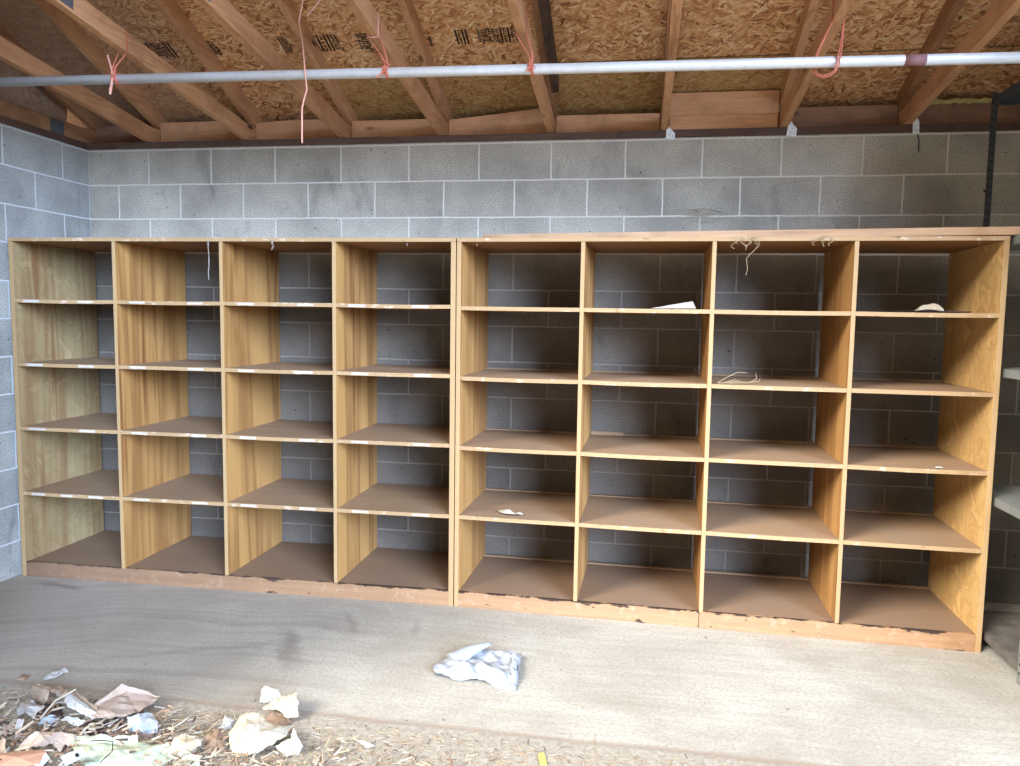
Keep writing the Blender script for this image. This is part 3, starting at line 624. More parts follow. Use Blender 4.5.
# ------------------------------------------------------------------ crumpled things
def inside(p, poly):
    x, y = p; c_ = False; n_ = len(poly)
    for i in range(n_):
        x1, y1 = poly[i]; x2, y2 = poly[i-1]
        if (y1 > y) != (y2 > y) and x < (x2-x1)*(y-y1)/(y2-y1)+x1: c_ = not c_
    return c_
def crumple(name, outline, z0, H, mat, label, cat, group=None, seed=0, edge_lift=.25, freq=14, thick=.0015, tilt=(0,0), rings=12, fn=None, smooth=False):
    cx = sum(p[0] for p in outline)/len(outline); cy = sum(p[1] for p in outline)/len(outline)
    pts = []; n_ = len(outline)
    for i in range(n_):
        a, b_ = outline[i], outline[(i+1)%n_]; L_ = math.hypot(b_[0]-a[0], b_[1]-a[1]); k = max(2, int(L_/.010))
        for q in range(k): pts.append((a[0]+(b_[0]-a[0])*q/k, a[1]+(b_[1]-a[1])*q/k))
    K = len(pts); mb = MB(); off = seed*7.31
    rw = random.Random(seed*13+1); waves = []
    for k, am in enumerate((.5,.3,.2)):
        an = rw.uniform(0, math.pi); waves.append((math.cos(an), math.sin(an), freq*(.9+1.0*k)*rw.uniform(.8,1.2), rw.uniform(0,2), am))
    def h(x, y, t_):
        nv = noise.noise(Vector((x*freq*1.3+off, y*freq*1.3, off)))*.35+noise.noise(Vector((x*freq*4+off, y*freq*4, off+4)))*.10
        tri = sum(am*abs(((x*ca+y*sa+.02*noise.noise(Vector((x*12,y*12,off))))*fr+ph) % 2 - 1) for ca, sa, fr, ph, am in waves)
        base = (1-t_**3)*(1-edge_lift)+edge_lift
        v_ = max(.0, H*base*(.12+1.15*tri+nv))
        if t_ > .99: v_ = max(0, H*edge_lift*(.5+1.6*noise.noise(Vector((x*9+off,y*9,1.5)))))
        if fn: v_ += fn(x, y, t_)
        return z0+.001+v_+tilt[0]*(x-cx)+tilt[1]*(y-cy)
    mb.v.append((cx, cy, h(cx, cy, 0)))
    for r in range(1, rings+1):
        t_ = r/rings
        for (x, y) in pts:
            xx, yy = cx+(x-cx)*t_, cy+(y-cy)*t_
            if r < rings: xx += .004*noise.noise(Vector((xx*40,yy*40,off))); yy += .004*noise.noise(Vector((xx*40,yy*40,off+5)))
            else: xx += .0035*noise.noise(Vector((xx*70,yy*70,off))); yy += .0035*noise.noise(Vector((xx*70,yy*70,off+5)))
            mb.v.append((xx, yy, h(xx, yy, t_)))
    for q in range(K): mb.face((0, 1+q, 1+(q+1)%K), mat)
    for r in range(rings-1):
        for q in range(K):
            a = 1+r*K+q; b_ = 1+r*K+(q+1)%K; mb.face((a, a+K, b_+K, b_), mat)
    zmin = min(v_[2] for v_ in mb.v)
    o = mb.build(name, origin=(cx, cy, max(0,min(z0, zmin))), smooth=smooth)
    s_ = o.modifiers.new('thick', 'SOLIDIFY'); s_.thickness = thick; s_.offset = 1
    return tag(o, label, cat, group)
OUT = {
 'bag':[(2.561, -1.312), (2.557, -1.225), (2.593, -1.163), (2.636, -1.127), (2.689, -1.088), (2.795, -1.087), (2.888, -1.098), (2.904, -1.248), (2.911, -1.362), (2.846, -1.358), (2.782, -1.337), (2.717, -1.325), (2.647, -1.338)],
 'sheet_tan':[(1.382, -1.751), (1.393, -1.629), (1.425, -1.615), (1.631, -1.683), (1.627, -1.762), (1.605, -1.814), (1.506, -1.839), (1.401, -1.831)],
 'curl_tan':[(1.102, -1.729), (1.101, -1.691), (1.177, -1.669), (1.267, -1.713), (1.268, -1.772), (1.255, -1.831), (1.183, -1.802)],
 'grey_round':[(1.182, -1.871), (1.157, -1.814), (1.199, -1.806), (1.283, -1.853), (1.303, -1.902), (1.28, -1.919), (1.246, -1.925)],
 'white_shard':[(1.271, -1.757), (1.271, -1.728), (1.329, -1.746), (1.475, -1.844), (1.457, -1.861), (1.353, -1.813)],
 'blue_scrap':[(1.317, -1.925), (1.295, -1.857), (1.331, -1.844), (1.365, -1.891), (1.357, -1.943)],
 'white_small':[(1.362, -1.878), (1.415, -1.849), (1.467, -1.872), (1.459, -1.918), (1.402, -1.897)],
 'roll':[(1.583, -1.831), (1.67, -1.795), (1.72, -1.826), (1.753, -1.883), (1.71, -1.928), (1.658, -1.919)],
 'beige':[(1.385, -2.079), (1.349, -2.017), (1.356, -1.968), (1.433, -1.96), (1.504, -1.971), (1.536, -2.052), (1.448, -2.04), (1.417, -2.074)],
 'salmon':[(1.331, -2.111), (1.469, -2.059), (1.497, -2.114), (1.505, -2.179), (1.419, -2.21)],
 'tag':[(1.551, -2.093), (1.571, -2.023), (1.612, -2.055), (1.601, -2.126)],
 'mint':[(1.495, -1.979), (1.694, -1.931), (1.831, -1.941), (1.905, -1.985), (1.881, -2.112), (1.741, -2.152), (1.627, -2.09)],
 'shell':[(1.85, -1.995), (1.836, -1.917), (1.878, -1.891), (1.932, -1.911), (1.943, -1.967), (1.903, -2.019)],
 'cloth':[(2.014, -1.896), (1.981, -1.778), (1.988, -1.723), (2.044, -1.726), (2.121, -1.778), (2.179, -1.78), (2.24, -1.831), (2.264, -1.909), (2.234, -1.959), (2.162, -2.004), (2.076, -1.976)],
 'crump2':[(1.984, -1.639), (1.943, -1.542), (1.988, -1.549), (2.047, -1.576), (2.096, -1.567), (2.164, -1.691), (2.148, -1.721), (2.083, -1.706), (2.037, -1.714)],
 'white2':[(1.93, -1.8), (1.918, -1.763), (1.974, -1.766), (2.001, -1.825), (1.981, -1.854)],
 'leaf':[(1.936, -1.946), (1.914, -1.854), (1.933, -1.825), (2.001, -1.863), (2.039, -1.938), (2.0, -1.968)],
 'mint2':[(1.906, -2.04), (1.937, -1.991), (1.981, -2.005), (2.006, -2.053), (1.951, -2.074)],
 'strip':[(1.083, -1.647), (1.07, -1.608), (1.101, -1.552), (1.128, -1.573), (1.116, -1.624), (1.103, -1.659)],
 'darkleaf':[(0.965, -1.644), (0.958, -1.613), (0.992, -1.606), (0.999, -1.646)],
 'chip':[(2.442, -1.824), (2.457, -1.816), (2.515, -1.84), (2.493, -1.856)],
 'yellow':[(3.052, -1.76), (3.071, -1.751), (3.089, -1.815), (3.073, -1.84)],
 'flapv':[(1.316, -2.023), (1.22, -1.911), (1.246, -1.913), (1.34, -2.025)],
 'stone':[(2.054, -1.738), (2.059, -1.696), (2.112, -1.687), (2.165, -1.731), (2.141, -1.781), (2.091, -1.771)],
 'left_edge':[(1.279, -2.059), (1.268, -2.02), (1.307, -2.037), (1.366, -2.105), (1.35, -2.13)],
 'pink_left':[(1.217, -1.969), (1.216, -1.944), (1.277, -1.982), (1.287, -2.017), (1.261, -2.021)],
 'brownA':[(1.403, -1.857), (1.584, -1.837), (1.658, -1.919), (1.562, -1.955), (1.479, -1.933)],
 'brownB':[(1.186, -1.801), (1.268, -1.772), (1.355, -1.853), (1.303, -1.902)]
}
def cr(name, key, *a, **k): return crumple(name, OUT[key], *a, **k)
# white plastic bag with a raised pointed corner
bag = cr('plastic_bag', 'bag', 0, .046, 'bag', 'crumpled white plastic bag lying alone on the bare concrete floor', 'bag', seed=3, edge_lift=.55, freq=13, thick=.001, rings=22, smooth=True)
# raised pointed corner and gathered mouth of the bag
mb = MB(); n_ = 14; prof = []
for k in range(n_):
    u = k/(n_-1); cxx = 2.615+(2.758-2.615)*u; cyy = -1.215+(-1.105+1.215)*u; cz = .022+.040*u+.010*math.sin(u*3.1); wd = .052*(1-u)**.8+.004
    for q in range(12):
        a = 2*math.pi*q/12; rr = 1+.16*noise.noise(Vector((u*6, q*.9, 2)))
        mb.v.append((cxx+wd*math.cos(a)*.75*rr-bag.location.x, cyy+wd*math.cos(a)*-.65*rr-bag.location.y, cz+(wd*.42+.004)*math.sin(a)*rr-bag.location.z))
for k in range(n_-1):
    for q in range(12): mb.face((k*12+q, k*12+(q+1)%12, (k+1)*12+(q+1)%12, (k+1)*12+q), 'bag')
mb.face(tuple(range(11,-1,-1)), 'bag'); mb.face(tuple((n_-1)*12+q for q in range(12)), 'bag')
o = mb.build('bag_corner', bag, smooth=True); o['label'] = 'raised pointed corner of the bag'
mb = MB()
for k in range(20):
    u = k/19; x = 2.880+.018*u+.004*math.sin(k*1.9); y = -1.13-.16*u; hh = .040+.008*math.sin(k*1.3)
    mb.v += [(x-.012,y,.004),(x+.003*math.sin(k*2.2),y,hh*.6),(x-.02,y,hh),(x-.024,y,hh-.002),(x-.003,y,hh*.55),(x-.014,y,.003)]
mb.v = [(a-bag.location.x,b_-bag.location.y,c_-bag.location.z) for a,b_,c_ in mb.v]
for k in range(19):
    for q in range(6): mb.face((k*6+q, k*6+(q+1)%6, (k+1)*6+(q+1)%6, (k+1)*6+q), 'bag')
mb.face((0,1,2,3,4,5),'bag'); mb.face(tuple(19*6+q for q in (5,4,3,2,1,0)),'bag')
mb.build('bag_mouth', bag, smooth=True)
PG = 'litter heap in the lower left corner'
SHEETS = {
 'sheet_tan':([(1.419, -1.755, 0.03), (1.496, -1.736, 0.085), (1.634, -1.711, 0.035), (1.629, -1.823, 0.035), (1.577, -1.901, 0.055), (1.523, -1.911, 0.055), (1.452, -1.853, 0.045), (1.51, -1.735, 0.055), (1.541, -1.874, 0.062)],[(0, 1, 7, 8, 6), (1, 2, 3, 7), (7, 3, 4, 8), (8, 4, 5, 6)]),
 'curl_tan':([(1.12, -1.748, 0.02), (1.136, -1.75, 0.05), (1.183, -1.746, 0.06), (1.236, -1.734, 0.055), (1.276, -1.742, 0.04), (1.251, -1.753, 0.02), (1.236, -1.806, 0.02), (1.188, -1.794, 0.02), (1.276, -1.828, 0.085)],[(0, 1, 8), (1, 2, 8), (2, 3, 8), (3, 4, 8), (4, 5, 8), (6, 7, 8), (7, 0, 8)]),
 'tan_strip':([(1.282, -1.787, 0.045), (1.3, -1.778, 0.065), (1.343, -1.776, 0.06), (1.45, -1.831, 0.055), (1.514, -1.862, 0.045), (1.482, -1.861, 0.045), (1.369, -1.802, 0.05), (1.345, -1.811, 0.075)],[(0, 1, 7, 6), (1, 2, 7), (2, 3, 6, 7), (3, 4, 5, 6)]),
 'white_shard':([(1.332, -1.825, 0.055), (1.333, -1.811, 0.07), (1.366, -1.811, 0.066), (1.516, -1.884, 0.05), (1.508, -1.902, 0.045), (1.451, -1.88, 0.045), (1.379, -1.856, 0.05), (1.429, -1.863, 0.07)],[(0, 1, 7, 6), (1, 2, 7), (2, 3, 7), (3, 4, 5, 7), (5, 6, 7)]),
 'grey_round':([(1.181, -1.869, 0.03), (1.19, -1.856, 0.05), (1.23, -1.851, 0.055), (1.28, -1.853, 0.035), (1.271, -1.88, 0.03), (1.271, -1.893, 0.015), (1.222, -1.882, 0.03), (1.191, -1.876, 0.005), (1.255, -1.899, 0.065)],[(0, 1, 8), (1, 2, 8), (2, 3, 8), (3, 4, 8), (4, 5, 6, 8), (6, 7, 0, 8)]),
 'blue_scrap':([(1.31, -1.918, 0.015), (1.332, -1.919, 0.04), (1.354, -1.905, 0.045), (1.369, -1.895, 0.03), (1.358, -1.928, 0.015), (1.361, -1.929, 0.045)],[(0, 1, 5), (1, 2, 5), (2, 3, 5), (3, 4, 5), (4, 0, 5)]),
 'white_small':([(1.384, -1.898, 0.03), (1.418, -1.906, 0.045), (1.481, -1.898, 0.04), (1.462, -1.918, 0.02), (1.408, -1.904, 0.025), (1.439, -1.895, 0.03)],[(0, 1, 5, 4), (1, 2, 5), (2, 3, 5), (3, 4, 5)]),
 'roll':([(1.623, -1.877, 0.05), (1.672, -1.884, 0.07), (1.703, -1.854, 0.06), (1.748, -1.886, 0.05), (1.747, -1.886, 0.01), (1.709, -1.911, 0.01), (1.652, -1.906, 0.012), (1.649, -1.906, 0.04), (1.713, -1.925, 0.065)],[(0, 1, 8, 7), (1, 2, 3, 8), (3, 4, 5, 8), (5, 6, 7, 8)]),
 'beige':([(1.361, -2.059, 0.005), (1.367, -2.037, 0.03), (1.409, -2.024, 0.055), (1.478, -2.008, 0.06), (1.527, -1.997, 0.045), (1.533, -2.018, 0.03), (1.518, -2.055, 0.02), (1.479, -2.053, 0.045), (1.442, -2.06, 0.035), (1.403, -2.059, 0.02), (1.475, -2.067, 0.07)],[(0, 1, 9), (1, 2, 10, 9), (2, 3, 10), (3, 4, 5, 7, 10), (5, 6, 7), (7, 8, 10), (8, 9, 10)]),
 'salmon':([(1.334, -2.124, 0.035), (1.485, -2.099, 0.05), (1.522, -2.112, 0.055), (1.536, -2.162, 0.045), (1.398, -2.189, 0.03), (1.449, -2.152, 0.055)],[(0, 1, 5), (1, 2, 3, 5), (3, 4, 5), (4, 0, 5)]),
 'folder_edge':([(1.524, -2.118, 0.056), (1.55, -2.131, 0.05), (1.549, -2.192, 0.03), (1.529, -2.193, 0.035)],[(0, 1, 2, 3)]),
 'tag':([(1.583, -2.127, 0.055), (1.632, -2.094, 0.07), (1.666, -2.118, 0.062), (1.63, -2.158, 0.05)],[(0, 1, 2, 3)]),
 'tag_hole':([(1.645, -2.122, 0.065), (1.648, -2.127, 0.065), (1.648, -2.131, 0.065), (1.644, -2.131, 0.065), (1.638, -2.129, 0.065), (1.632, -2.124, 0.065), (1.629, -2.119, 0.065), (1.63, -2.115, 0.065), (1.634, -2.114, 0.065), (1.639, -2.117, 0.065)],[(0, 1, 2, 3, 4, 5, 6, 7, 8, 9)]),
 'mint':([(1.504, -1.997, 0.035), (1.601, -1.978, 0.04), (1.729, -1.967, 0.045), (1.742, -1.98, 0.03), (1.842, -1.968, 0.03), (1.884, -1.981, 0.015), (1.887, -2.072, 0.005), (1.73, -2.139, 0.01), (1.641, -2.106, 0.025), (1.543, -2.033, 0.03), (1.617, -1.999, 0.028), (1.763, -2.068, 0.045)],[(0, 1, 10, 9), (1, 2, 3, 10), (3, 4, 11, 10), (4, 5, 6, 11), (6, 7, 8, 11), (8, 9, 10, 11)]),
 'shell':([(1.85, -1.995, 0.02), (1.86, -1.96, 0.045), (1.888, -1.943, 0.055), (1.953, -1.943, 0.045), (1.954, -1.967, 0.035), (1.913, -2.003, 0.015), (1.921, -1.997, 0.06)],[(0, 1, 6), (1, 2, 6), (2, 3, 6), (3, 4, 5, 6), (5, 0, 6)]),
 'cloth':([(2.007, -1.884, 0.03), (2.03, -1.86, 0.075), (2.059, -1.845, 0.095), (2.106, -1.844, 0.085), (2.162, -1.847, 0.06), (2.207, -1.821, 0.05), (2.214, -1.872, 0.045), (2.182, -1.914, 0.035), (2.148, -1.941, 0.02), (2.109, -1.954, 0.01), (2.064, -1.957, 0.01), (2.094, -1.933, 0.085), (2.132, -1.912, 0.07), (2.174, -1.924, 0.085), (2.118, -1.951, 0.05)],[(0, 1, 11), (1, 2, 11), (2, 3, 12, 11), (3, 4, 13, 12), (4, 5, 13), (5, 6, 7, 13), (7, 8, 12, 13), (8, 9, 14, 12), (9, 10, 14), (10, 0, 11, 14), (11, 12, 14)]),
 'cream_stand':([(2.236, -1.871, 0.075), (2.262, -1.889, 0.06), (2.284, -1.899, 0.03), (2.269, -1.912, 0.005), (2.232, -1.93, 0.005), (2.188, -1.905, 0.02), (2.236, -1.894, 0.05)],[(0, 1, 6), (1, 2, 6), (2, 3, 6), (3, 4, 6), (4, 5, 6)]),
 'crump_white':([(2.005, -1.669, 0.03), (1.998, -1.649, 0.065), (2.011, -1.636, 0.075), (2.05, -1.641, 0.07), (2.081, -1.649, 0.05), (2.038, -1.672, 0.035), (2.032, -1.653, 0.055)],[(0, 1, 6), (1, 2, 6), (2, 3, 6), (3, 4, 6), (4, 5, 6), (5, 0, 6)]),
 'crump_cream':([(2.033, -1.678, 0.03), (2.071, -1.636, 0.05), (2.13, -1.637, 0.06), (2.165, -1.683, 0.05), (2.179, -1.722, 0.02), (2.141, -1.729, 0.02), (2.089, -1.702, 0.03), (2.121, -1.696, 0.06), (2.03, -1.702, 0.02)],[(0, 1, 7, 6), (1, 2, 7), (2, 3, 7), (3, 4, 7), (4, 5, 7), (5, 6, 7), (0, 6, 8)]),
 'white2':([(1.929, -1.792, 0.03), (1.95, -1.802, 0.045), (1.993, -1.804, 0.04), (1.99, -1.825, 0.015), (1.951, -1.823, 0.01), (1.989, -1.842, 0.05)],[(0, 1, 5), (1, 2, 5), (2, 3, 5), (3, 4, 5), (4, 0, 5)]),
 'leaf':([(1.952, -1.949, 0.01), (1.941, -1.902, 0.03), (1.941, -1.872, 0.03), (1.968, -1.875, 0.045), (1.984, -1.883, 0.03), (2.02, -1.9, 0.03), (2.004, -1.91, 0.02), (2.032, -1.938, 0.005), (1.997, -1.934, 0.02), (1.986, -1.946, 0.005), (1.987, -1.923, 0.04)],[(0, 1, 10, 9), (1, 2, 10), (2, 3, 10), (3, 4, 10), (4, 5, 6, 10), (6, 7, 8, 10), (8, 9, 10)]),
 'mint2':([(1.903, -2.035, 0.01), (1.937, -1.991, 0.02), (1.986, -2.006, 0.025), (2.0, -2.039, 0.01), (1.947, -2.069, 0.003)],[(0, 1, 2, 3, 4)]),
 'flapv':([(1.3, -2.007, 0.005), (1.265, -1.956, 0.05), (1.29, -1.957, 0.05), (1.315, -1.995, 0.01)],[(0, 1, 2, 3)]),
 'pink_left':([(1.25, -2.007, 0.01), (1.238, -1.982, 0.03), (1.25, -1.97, 0.035), (1.279, -1.976, 0.02), (1.279, -1.988, 0.02), (1.262, -1.99, 0.03), (1.264, -2.001, 0.015)],[(0, 1, 5, 6), (1, 2, 5), (2, 3, 4, 5)]),
 'left_edge':([(1.275, -2.066, 0.02), (1.297, -2.049, 0.04), (1.324, -2.061, 0.04), (1.35, -2.097, 0.01), (1.335, -2.127, 0.01)],[(0, 1, 2, 3, 4)]),
 'strip':([(1.056, -1.618, 0.003), (1.062, -1.6, 0.015), (1.077, -1.566, 0.008), (1.098, -1.549, 0.018), (1.107, -1.544, 0.004), (1.104, -1.607, 0.01), (1.08, -1.63, 0.003)],[(0, 1, 2, 5, 6), (2, 3, 4, 5)]),
 'chip':([(2.436, -1.809, 0.01), (2.453, -1.806, 0.014), (2.506, -1.816, 0.004), (2.483, -1.83, 0.003)],[(0, 1, 2, 3)])
}
def sheet(name, key, mat, label, cat, group=PG, cuts=5, amp=.0035, seed=1, parent=None):
    """torn and creased sheet: facets laid out by their corners, then subdivided and roughened"""
    V, Fc = SHEETS[key]; bm_ = bmesh.new(); vs = [bm_.verts.new(v) for v in V]
    for f in Fc: bm_.faces.new([vs[i] for i in f])
    bmesh.ops.triangulate(bm_, faces=bm_.faces[:])
    bmesh.ops.subdivide_edges(bm_, edges=bm_.edges[:], cuts=cuts, use_grid_fill=True)
    off = seed*5.17
    for v in bm_.verts:
        c_ = v.co.copy(); e_ = 1.5 if v.is_boundary else 1
        d = Vector((noise.noise(Vector((c_.x*60,c_.y*60,off))), noise.noise(Vector((c_.x*60,c_.y*60,off+7))), noise.noise(Vector((c_.x*35,c_.y*35,off+3)))*1.6+noise.noise(Vector((c_.x*90,c_.y*90,off+3)))))
        v.co = c_+d*amp*e_; v.co.z = max(v.co.z, .0015)
    bmesh.ops.recalc_face_normals(bm_, faces=bm_.faces[:])
    lo = min(v.co.z for v in bm_.verts); cx = sum(v.co.x for v in bm_.verts)/len(bm_.verts); cy = sum(v.co.y for v in bm_.verts)/len(bm_.verts)
    o_ = Vector((cx, cy, lo)) if parent is None else parent.location
    for v in bm_.verts: v.co -= o_
    me = bpy.data.meshes.new(name); bm_.to_mesh(me); bm_.free(); me.materials.append(M[mat])
    o = bpy.data.objects.new(name, me); C.objects.link(o)
    if parent: o.parent = parent
    else: o.location = o_
    m_ = o.modifiers.new('thick', 'SOLIDIFY'); m_.thickness = .0016; m_.offset = 0
    return tag(o, label, cat, group)
cr('dark_scrap', 'brownA', .0, .02, 'dark_scrap', 'dark brown rotten scrap under the pink creased sheet', 'scrap', PG, seed=31, edge_lift=.3, freq=16)
cr('dark_scrap', 'brownB', .0, .02, 'dark_scrap', 'dark scrap in the hollow below the curled tan paper', 'scrap', PG, seed=32, edge_lift=.3, freq=16)
cr('dry_leaf', 'darkleaf', .0, .012, 'leaf', 'small dark leaf alone on the concrete above the heap', 'leaf', None, seed=20, edge_lift=.4, freq=16)
cr('paper_strip', 'yellow', .0, .006, 'paper_yellow', 'tiny yellow strip on the dirt at the bottom middle', 'scrap', None, seed=22, edge_lift=.5, freq=16)
cr('dirt_lump', 'stone', .0, .035, 'leaf', 'grey brown lump under the white folded scrap', 'lump', PG, seed=24, edge_lift=.1)
CP = 'crumpled_paper'
for k, (nm, key, mt_, lb, ct) in enumerate([
 (CP,'sheet_tan','paper_pink','large pinkish creased sheet at the top of the litter heap','paper'),
 (CP,'curl_tan','paper_tan','curled tan paper at the upper left of the litter heap','paper'),
 (CP,'tan_strip','paper_tan','twisted tan strip joining the curled paper to the creased sheet','paper'),
 (CP,'white_shard','paper_white','long torn white paper strip slanting over the dark hollow','paper'),
 (CP,'grey_round','paper_grey','rounded grey beige paper scrap at the left of the heap','paper'),
 (CP,'white_small','paper_white','small bright white torn piece at the middle of the heap','paper'),
 (CP,'roll','paper_blue','pale blue crushed cup below the right end of the creased sheet','cup'),
 (CP,'mint','paper_mint','large mint green sheet along the bottom of the heap','paper'),
 (CP,'beige','paper_pink','beige domed paper with torn edge left of the mint sheet','paper'),
 (CP,'shell','paper_cream','cream curved scrap right of the mint sheet','paper'),
 (CP,'cloth','paper_cream','big stained cream crumpled paper, tallest of the right clump','paper'),
 (CP,'cream_stand','paper_cream','cream piece standing at the right end of the big crumpled paper','paper'),
 (CP,'crump_white','paper_white','white rounded scrap at the very top of the right clump','paper'),
 (CP,'crump_cream','paper_cream','cream folded scrap just right of the white rounded one','paper'),
 (CP,'white2','paper_white','small white scrap left of the big crumpled paper','paper'),
 ('dry_leaf','leaf','leaf','brown dry leaf between the mint sheet and crumpled paper','leaf'),
 (CP,'mint2','paper_mint','small mint green scrap at the bottom, right of the large sheet','paper'),
 (CP,'flapv','paper_grey','upright narrow pale strip at the far left of the heap','paper'),
 (CP,'left_edge','paper_tan','tan scrap at the left edge just above the salmon folder','paper'),
 (CP,'pink_left','paper_pink','small pink torn ring of paper at the far left','paper')]): sheet(nm, key, mt_, lb, ct, seed=k+1)
sheet(CP, 'strip', 'paper_white', 'thin pale crumpled strip lying apart above the heap', 'paper', None, 4, .003, 33)
sheet(CP, 'chip', 'paper_white', 'small white chip on the dirt in the bottom middle', 'paper', None, 3, .001, 34)
fo = sheet('paper_folder', 'salmon', 'paper_salmon', 'salmon coloured folder corner at the bottom left edge', 'folder', PG, 5, .0015, 35)
sheet('folder_lining', 'folder_edge', 'paper_blue', 'pale blue inner edge', None, None, 3, .001, 36, fo)
tg = sheet('paper_tag', 'tag', 'paper_blue', 'pale blue tag with a round black hole on the heap', 'tag', PG, 4, .0008, 37)
sheet('tag_hole', 'tag_hole', 'hole', 'black round hole', None, None, 0, 0, 38, tg)
bs = sheet('blue_scrap', 'blue_scrap', 'paper_blue', 'small blue grey scrap with a thin curved stem in the heap', 'scrap', PG, 5, .003, 39)
sm = MB().tube([(1.332,-1.93,.045),(1.33,-1.86,.072),(1.36,-1.80,.085)], .003, 'paper_cream', 6); sm.v = [tuple(Vector(v)-bs.location) for v in sm.v]; sm.build('scrap_stem', bs)
tag(MB().tube([(1.60,-2.02,.045),(1.64,-2.03,.058),(1.69,-2.03,.060),(1.72,-2.07,.055),(1.715,-2.12,.045)], .0016, 'hole', 6).build('bent_wire', origin=(1.65,-2.05,.04)), 'thin bent black wire curving over the mint green sheet', 'wire')

# litter of straw and grit: nobody could count it
rnd = random.Random(77); mb = MB()
def blade(x, y, z, ln, wd, an, tl, mt_):
    d = Vector((math.cos(an)*math.cos(tl), math.sin(an)*math.cos(tl), math.sin(tl)))*ln/2; s_ = Vector((-math.sin(an), math.cos(an), 0))*wd/2; u_ = Vector((0,0,wd*.35)); c_ = Vector((x,y,z+abs(d.z)))
    bend = Vector((rnd.uniform(-1,1), rnd.uniform(-1,1), 0))*ln*.10
    n_ = len(mb.v); mb.v += [tuple(c_-d-s_), tuple(c_-d+s_), tuple(c_-d*.9+u_), tuple(c_+bend-s_), tuple(c_+bend+s_), tuple(c_+bend+u_*1.3), tuple(c_+d-s_*.5), tuple(c_+d+s_*.5), tuple(c_+d*.9+u_)]
    for k in (0, 3):
        for j in range(3): mb.face((n_+k+j, n_+k+(j+1)%3, n_+k+3+(j+1)%3, n_+k+3+j), mt_)
    mb.face((n_, n_+2, n_+1), mt_); mb.face((n_+6, n_+7, n_+8), mt_)
for k in range(520):
    x = rnd.gauss(1.50,.26); y = rnd.gauss(-1.97,.11)
    if y > -1.74 or x < 1.0 or x > 2.0: continue
    blade(x, y, .002+rnd.uniform(0,.03), rnd.uniform(.02,.06), rnd.uniform(.005,.014), rnd.uniform(0,6.28), rnd.uniform(-.1,.4), rnd.choice(['leaf','leaf','dark_scrap','paper_tan','paper_grey','paper_cream']))
for k in range(420):
    x = rnd.gauss(2.25,.30); y = rnd.gauss(-2.02,.09)
    if y > -1.78 or x < 1.2: continue
    blade(x, y, .002+rnd.uniform(0,.02), rnd.uniform(.015,.05), rnd.uniform(.004,.010), rnd.uniform(0,6.28), rnd.uniform(-.1,.5), rnd.choice(['paper_cream','leaf','paper_tan','straw','paper_cream']))
cnt = 0
while cnt < 9000:
    x = rnd.uniform(.7, 4.4); y = rnd.uniform(-2.35, -1.60)
    heap = max(0, 1-math.hypot((x-1.75)/.75, (y+2.0)/.30)); dens = (.05 + .95*heap) if y > -1.72 else .30+.7*heap
    dens *= 1 if x < 2.9 else max(.10, 1-(x-2.9)*.7)
    if y > -1.69: dens *= .10
    if rnd.random() > dens: continue
    blade(x, y, .0015+rnd.uniform(0,.03)*heap, rnd.uniform(.008,.04), rnd.uniform(.0012,.004), rnd.uniform(0,6.28), rnd.uniform(-.1,.35)*(heap*.8+.1), rnd.choices(['straw','paper_cream','leaf','paper_tan','dark_scrap'], [5,3,2,3,.8])[0]); cnt += 1
tag(mb.build('straw_litter', origin=(2,-1.9,0)), 'loose straw, chips and grit strewn along the slab edge', 'litter', kind='stuff')

# ------------------------------------------------------------------ things on the shelves
sh = 1.501+.0105
SHEETS['wedge'] = ([(3.405,-.600,sh+.0018),(3.605,-.604,sh+.0025),(3.590,-.585,sh+.036),(3.450,-.49,sh+.002),(3.60,-.46,sh+.004)], [(0,1,2),(0,2,3),(2,4,3),(1,4,2)])
sheet('folded_paper', 'wedge', 'paper_grey', 'pale paper folded to a wedge on the top shelf, right unit, second column', 'paper', None, 4, .0008, 41)
crumple('paper_scrap', [(4.565,-.615),(4.67,-.61),(4.66,-.54),(4.60,-.52),(4.565,-.56)], sh, .030, 'paper_cream', 'cream paper scrap on the top shelf of the rightmost column', 'paper', seed=42, edge_lift=.35, freq=9)
crumple('card_scrap', [(4.47,-.60),(4.78,-.63),(4.77,-.52),(4.50,-.50)], sh-.0, .006, 'dark_scrap', 'flat dark card under the cream scrap, rightmost column top shelf', 'card', seed=43, edge_lift=.8, freq=6)
crumple('splinter_scrap', [(2.665,-.50),(2.70,-.545),(2.745,-.56),(2.80,-.545),(2.755,-.525),(2.735,-.50),(2.71,-.53)], .462+.0105, .022, 'paper_cream', 'small pale splintered scrap in the lower left of the right unit', 'scrap', seed=44, edge_lift=.5, freq=20)
tag(box(3.10,3.28,-.075,-.067,.8215,.842,'dusty').build('wood_strip', origin=(3.19,-.07,.8215), bevel=.001), 'thin wooden strip lying at the back of a middle shelf', 'strip')
crumple('paper_chip', [(4.67,-.63),(4.70,-.632),(4.70,-.61),(4.675,-.612)], .8215, .008, 'paper_white', 'tiny white chip at the front of third shelf, rightmost column', 'chip', seed=45, edge_lift=.6, freq=20)
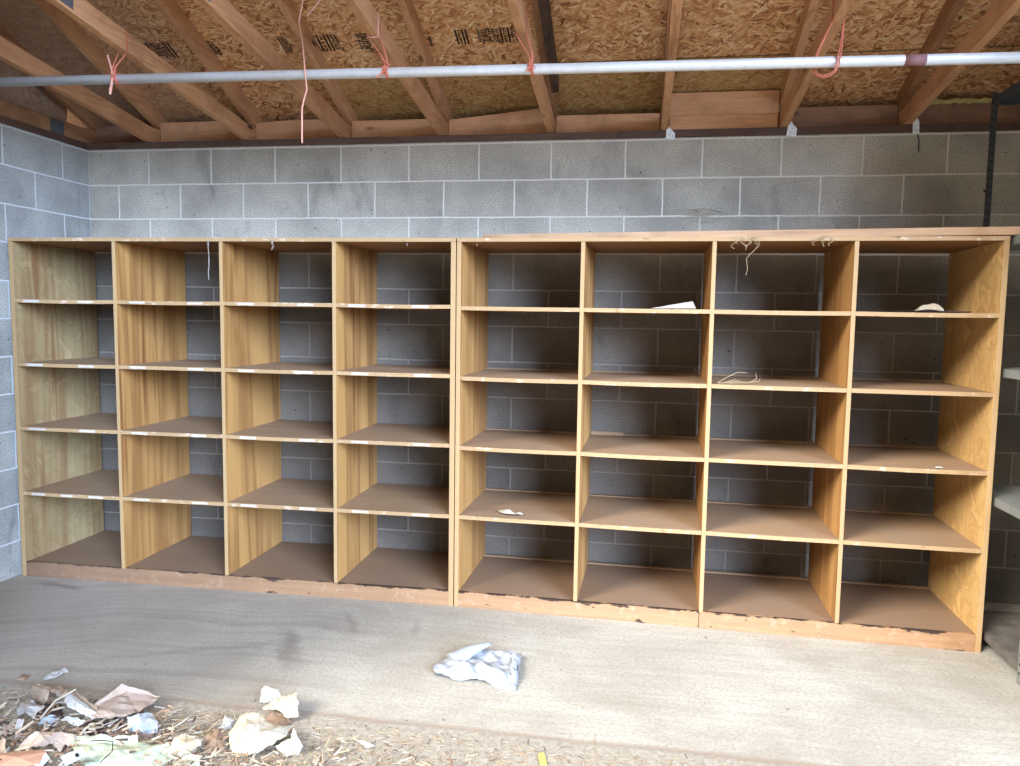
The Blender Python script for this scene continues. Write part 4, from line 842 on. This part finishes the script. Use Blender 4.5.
# dried vine
mb = MB(); z = 1.168; rnd = random.Random(8)
for (pts) in ([(3.715,-.60,z+.004),(3.76,-.58,z+.03),(3.81,-.57,z+.055),(3.85,-.56,z+.05)], [(3.72,-.60,z+.004),(3.79,-.61,z+.006),(3.86,-.61,z+.012),(3.89,-.60,z+.028),(3.885,-.60,z+.055)], [(3.74,-.59,z+.003),(3.80,-.56,z+.02),(3.84,-.60,z+.008)], [(3.86,-.61,z+.012),(3.90,-.61,z+.018),(3.905,-.605,z+.03)], [(3.75,-.60,z+.01),(3.77,-.57,z+.004),(3.82,-.58,z+.012),(3.78,-.61,z+.016),(3.74,-.6,z+.004)]):
    mb.tube(pts, .0016, 'straw', 6)
tag(mb.build('dried_vine', origin=(3.8,-.6,z-.0065)), 'tangle of dried vine on the second shelf, third column of right unit', 'vine')
# hanging straw tufts and the cobweb
def wisps(name, x, z, n_, ln, lb, seed, curl=.02, y=-.665, mt_='straw', rad=.0011):
    r = random.Random(seed); mb = MB()
    for k in range(n_):
        p = Vector((x+r.uniform(-.02,.02), y+r.uniform(-.005,.003), z+r.uniform(-.004,.004))); pts = [tuple(p)]
        l_ = ln*r.uniform(.4,1)
        for q in range(5): p = p+Vector((r.uniform(-curl,curl), r.uniform(-.003,.003), -l_/5)); pts.append(tuple(p))
        mb.tube(pts, rad*r.uniform(.8,1.8), mt_, 5)
    tag(mb.build(name, origin=(x,y,z)), lb, 'straw', 'straw wisps caught on the unit tops')
wisps('straw_tuft', 3.785, 1.842, 5, .06, 'short straw wisps hanging from the top over the third column', 5, y=-.638)
wisps('straw_tuft', 3.850, 1.842, 4, .06, 'pair of bent straws hanging at the top of third column', 6, y=-.640)
wisps('straw_tuft', 4.150, 1.842, 5, .06, 'straw wisps near the top of the divider before the last column', 7, y=-.645)
tag(MB().tube([(3.868,-.650,1.84),(3.866,-.652,1.795),(3.835,-.652,1.765),(3.815,-.652,1.74),(3.822,-.652,1.69),(3.815,-.652,1.665)], .0014, 'straw', 6).build('straw_strand', origin=(3.868,-.65,1.82)), 'single long straw strand dangling in the third column of right unit', 'straw')
wisps('cobweb_strand', 1.186, 1.832, 2, .22, 'dusty cobweb strand hanging at the second column of left unit', 9, .006, y=-.628, mt_='paper_grey')
wisps('straw_tuft', 1.515, 1.832, 3, .06, 'grey fluff hanging from the top of the third column, left unit', 10, .008, y=-.625, mt_='paper_grey')
# straw stuck to the wall
r = random.Random(3); mb = MB()
for k in range(26):
    x = 3.67+r.gauss(0,.04); z = 2.035+r.gauss(0,.016); a = r.uniform(-.7,.7); l_ = r.uniform(.015,.045)
    mb.tube([(x-l_*math.cos(a),-.003,z-l_*math.sin(a)),(x,-.007,z+.003),(x+l_*math.cos(a),-.003,z+l_*math.sin(a))], .0015, 'paper_cream', 5)
for k in range(6):
    x = 3.69+r.gauss(0,.03); z = 1.985+r.uniform(-.01,.01); mb.tube([(x-.03,-.003,z),(x,-.006,z+.006),(x+.035,-.003,z+.012)], .0015, 'paper_cream', 5)
tag(mb.build('straw_patch', origin=(3.67,-.003,2.03)), 'patch of straw stuck to the block wall above the right unit', 'straw')
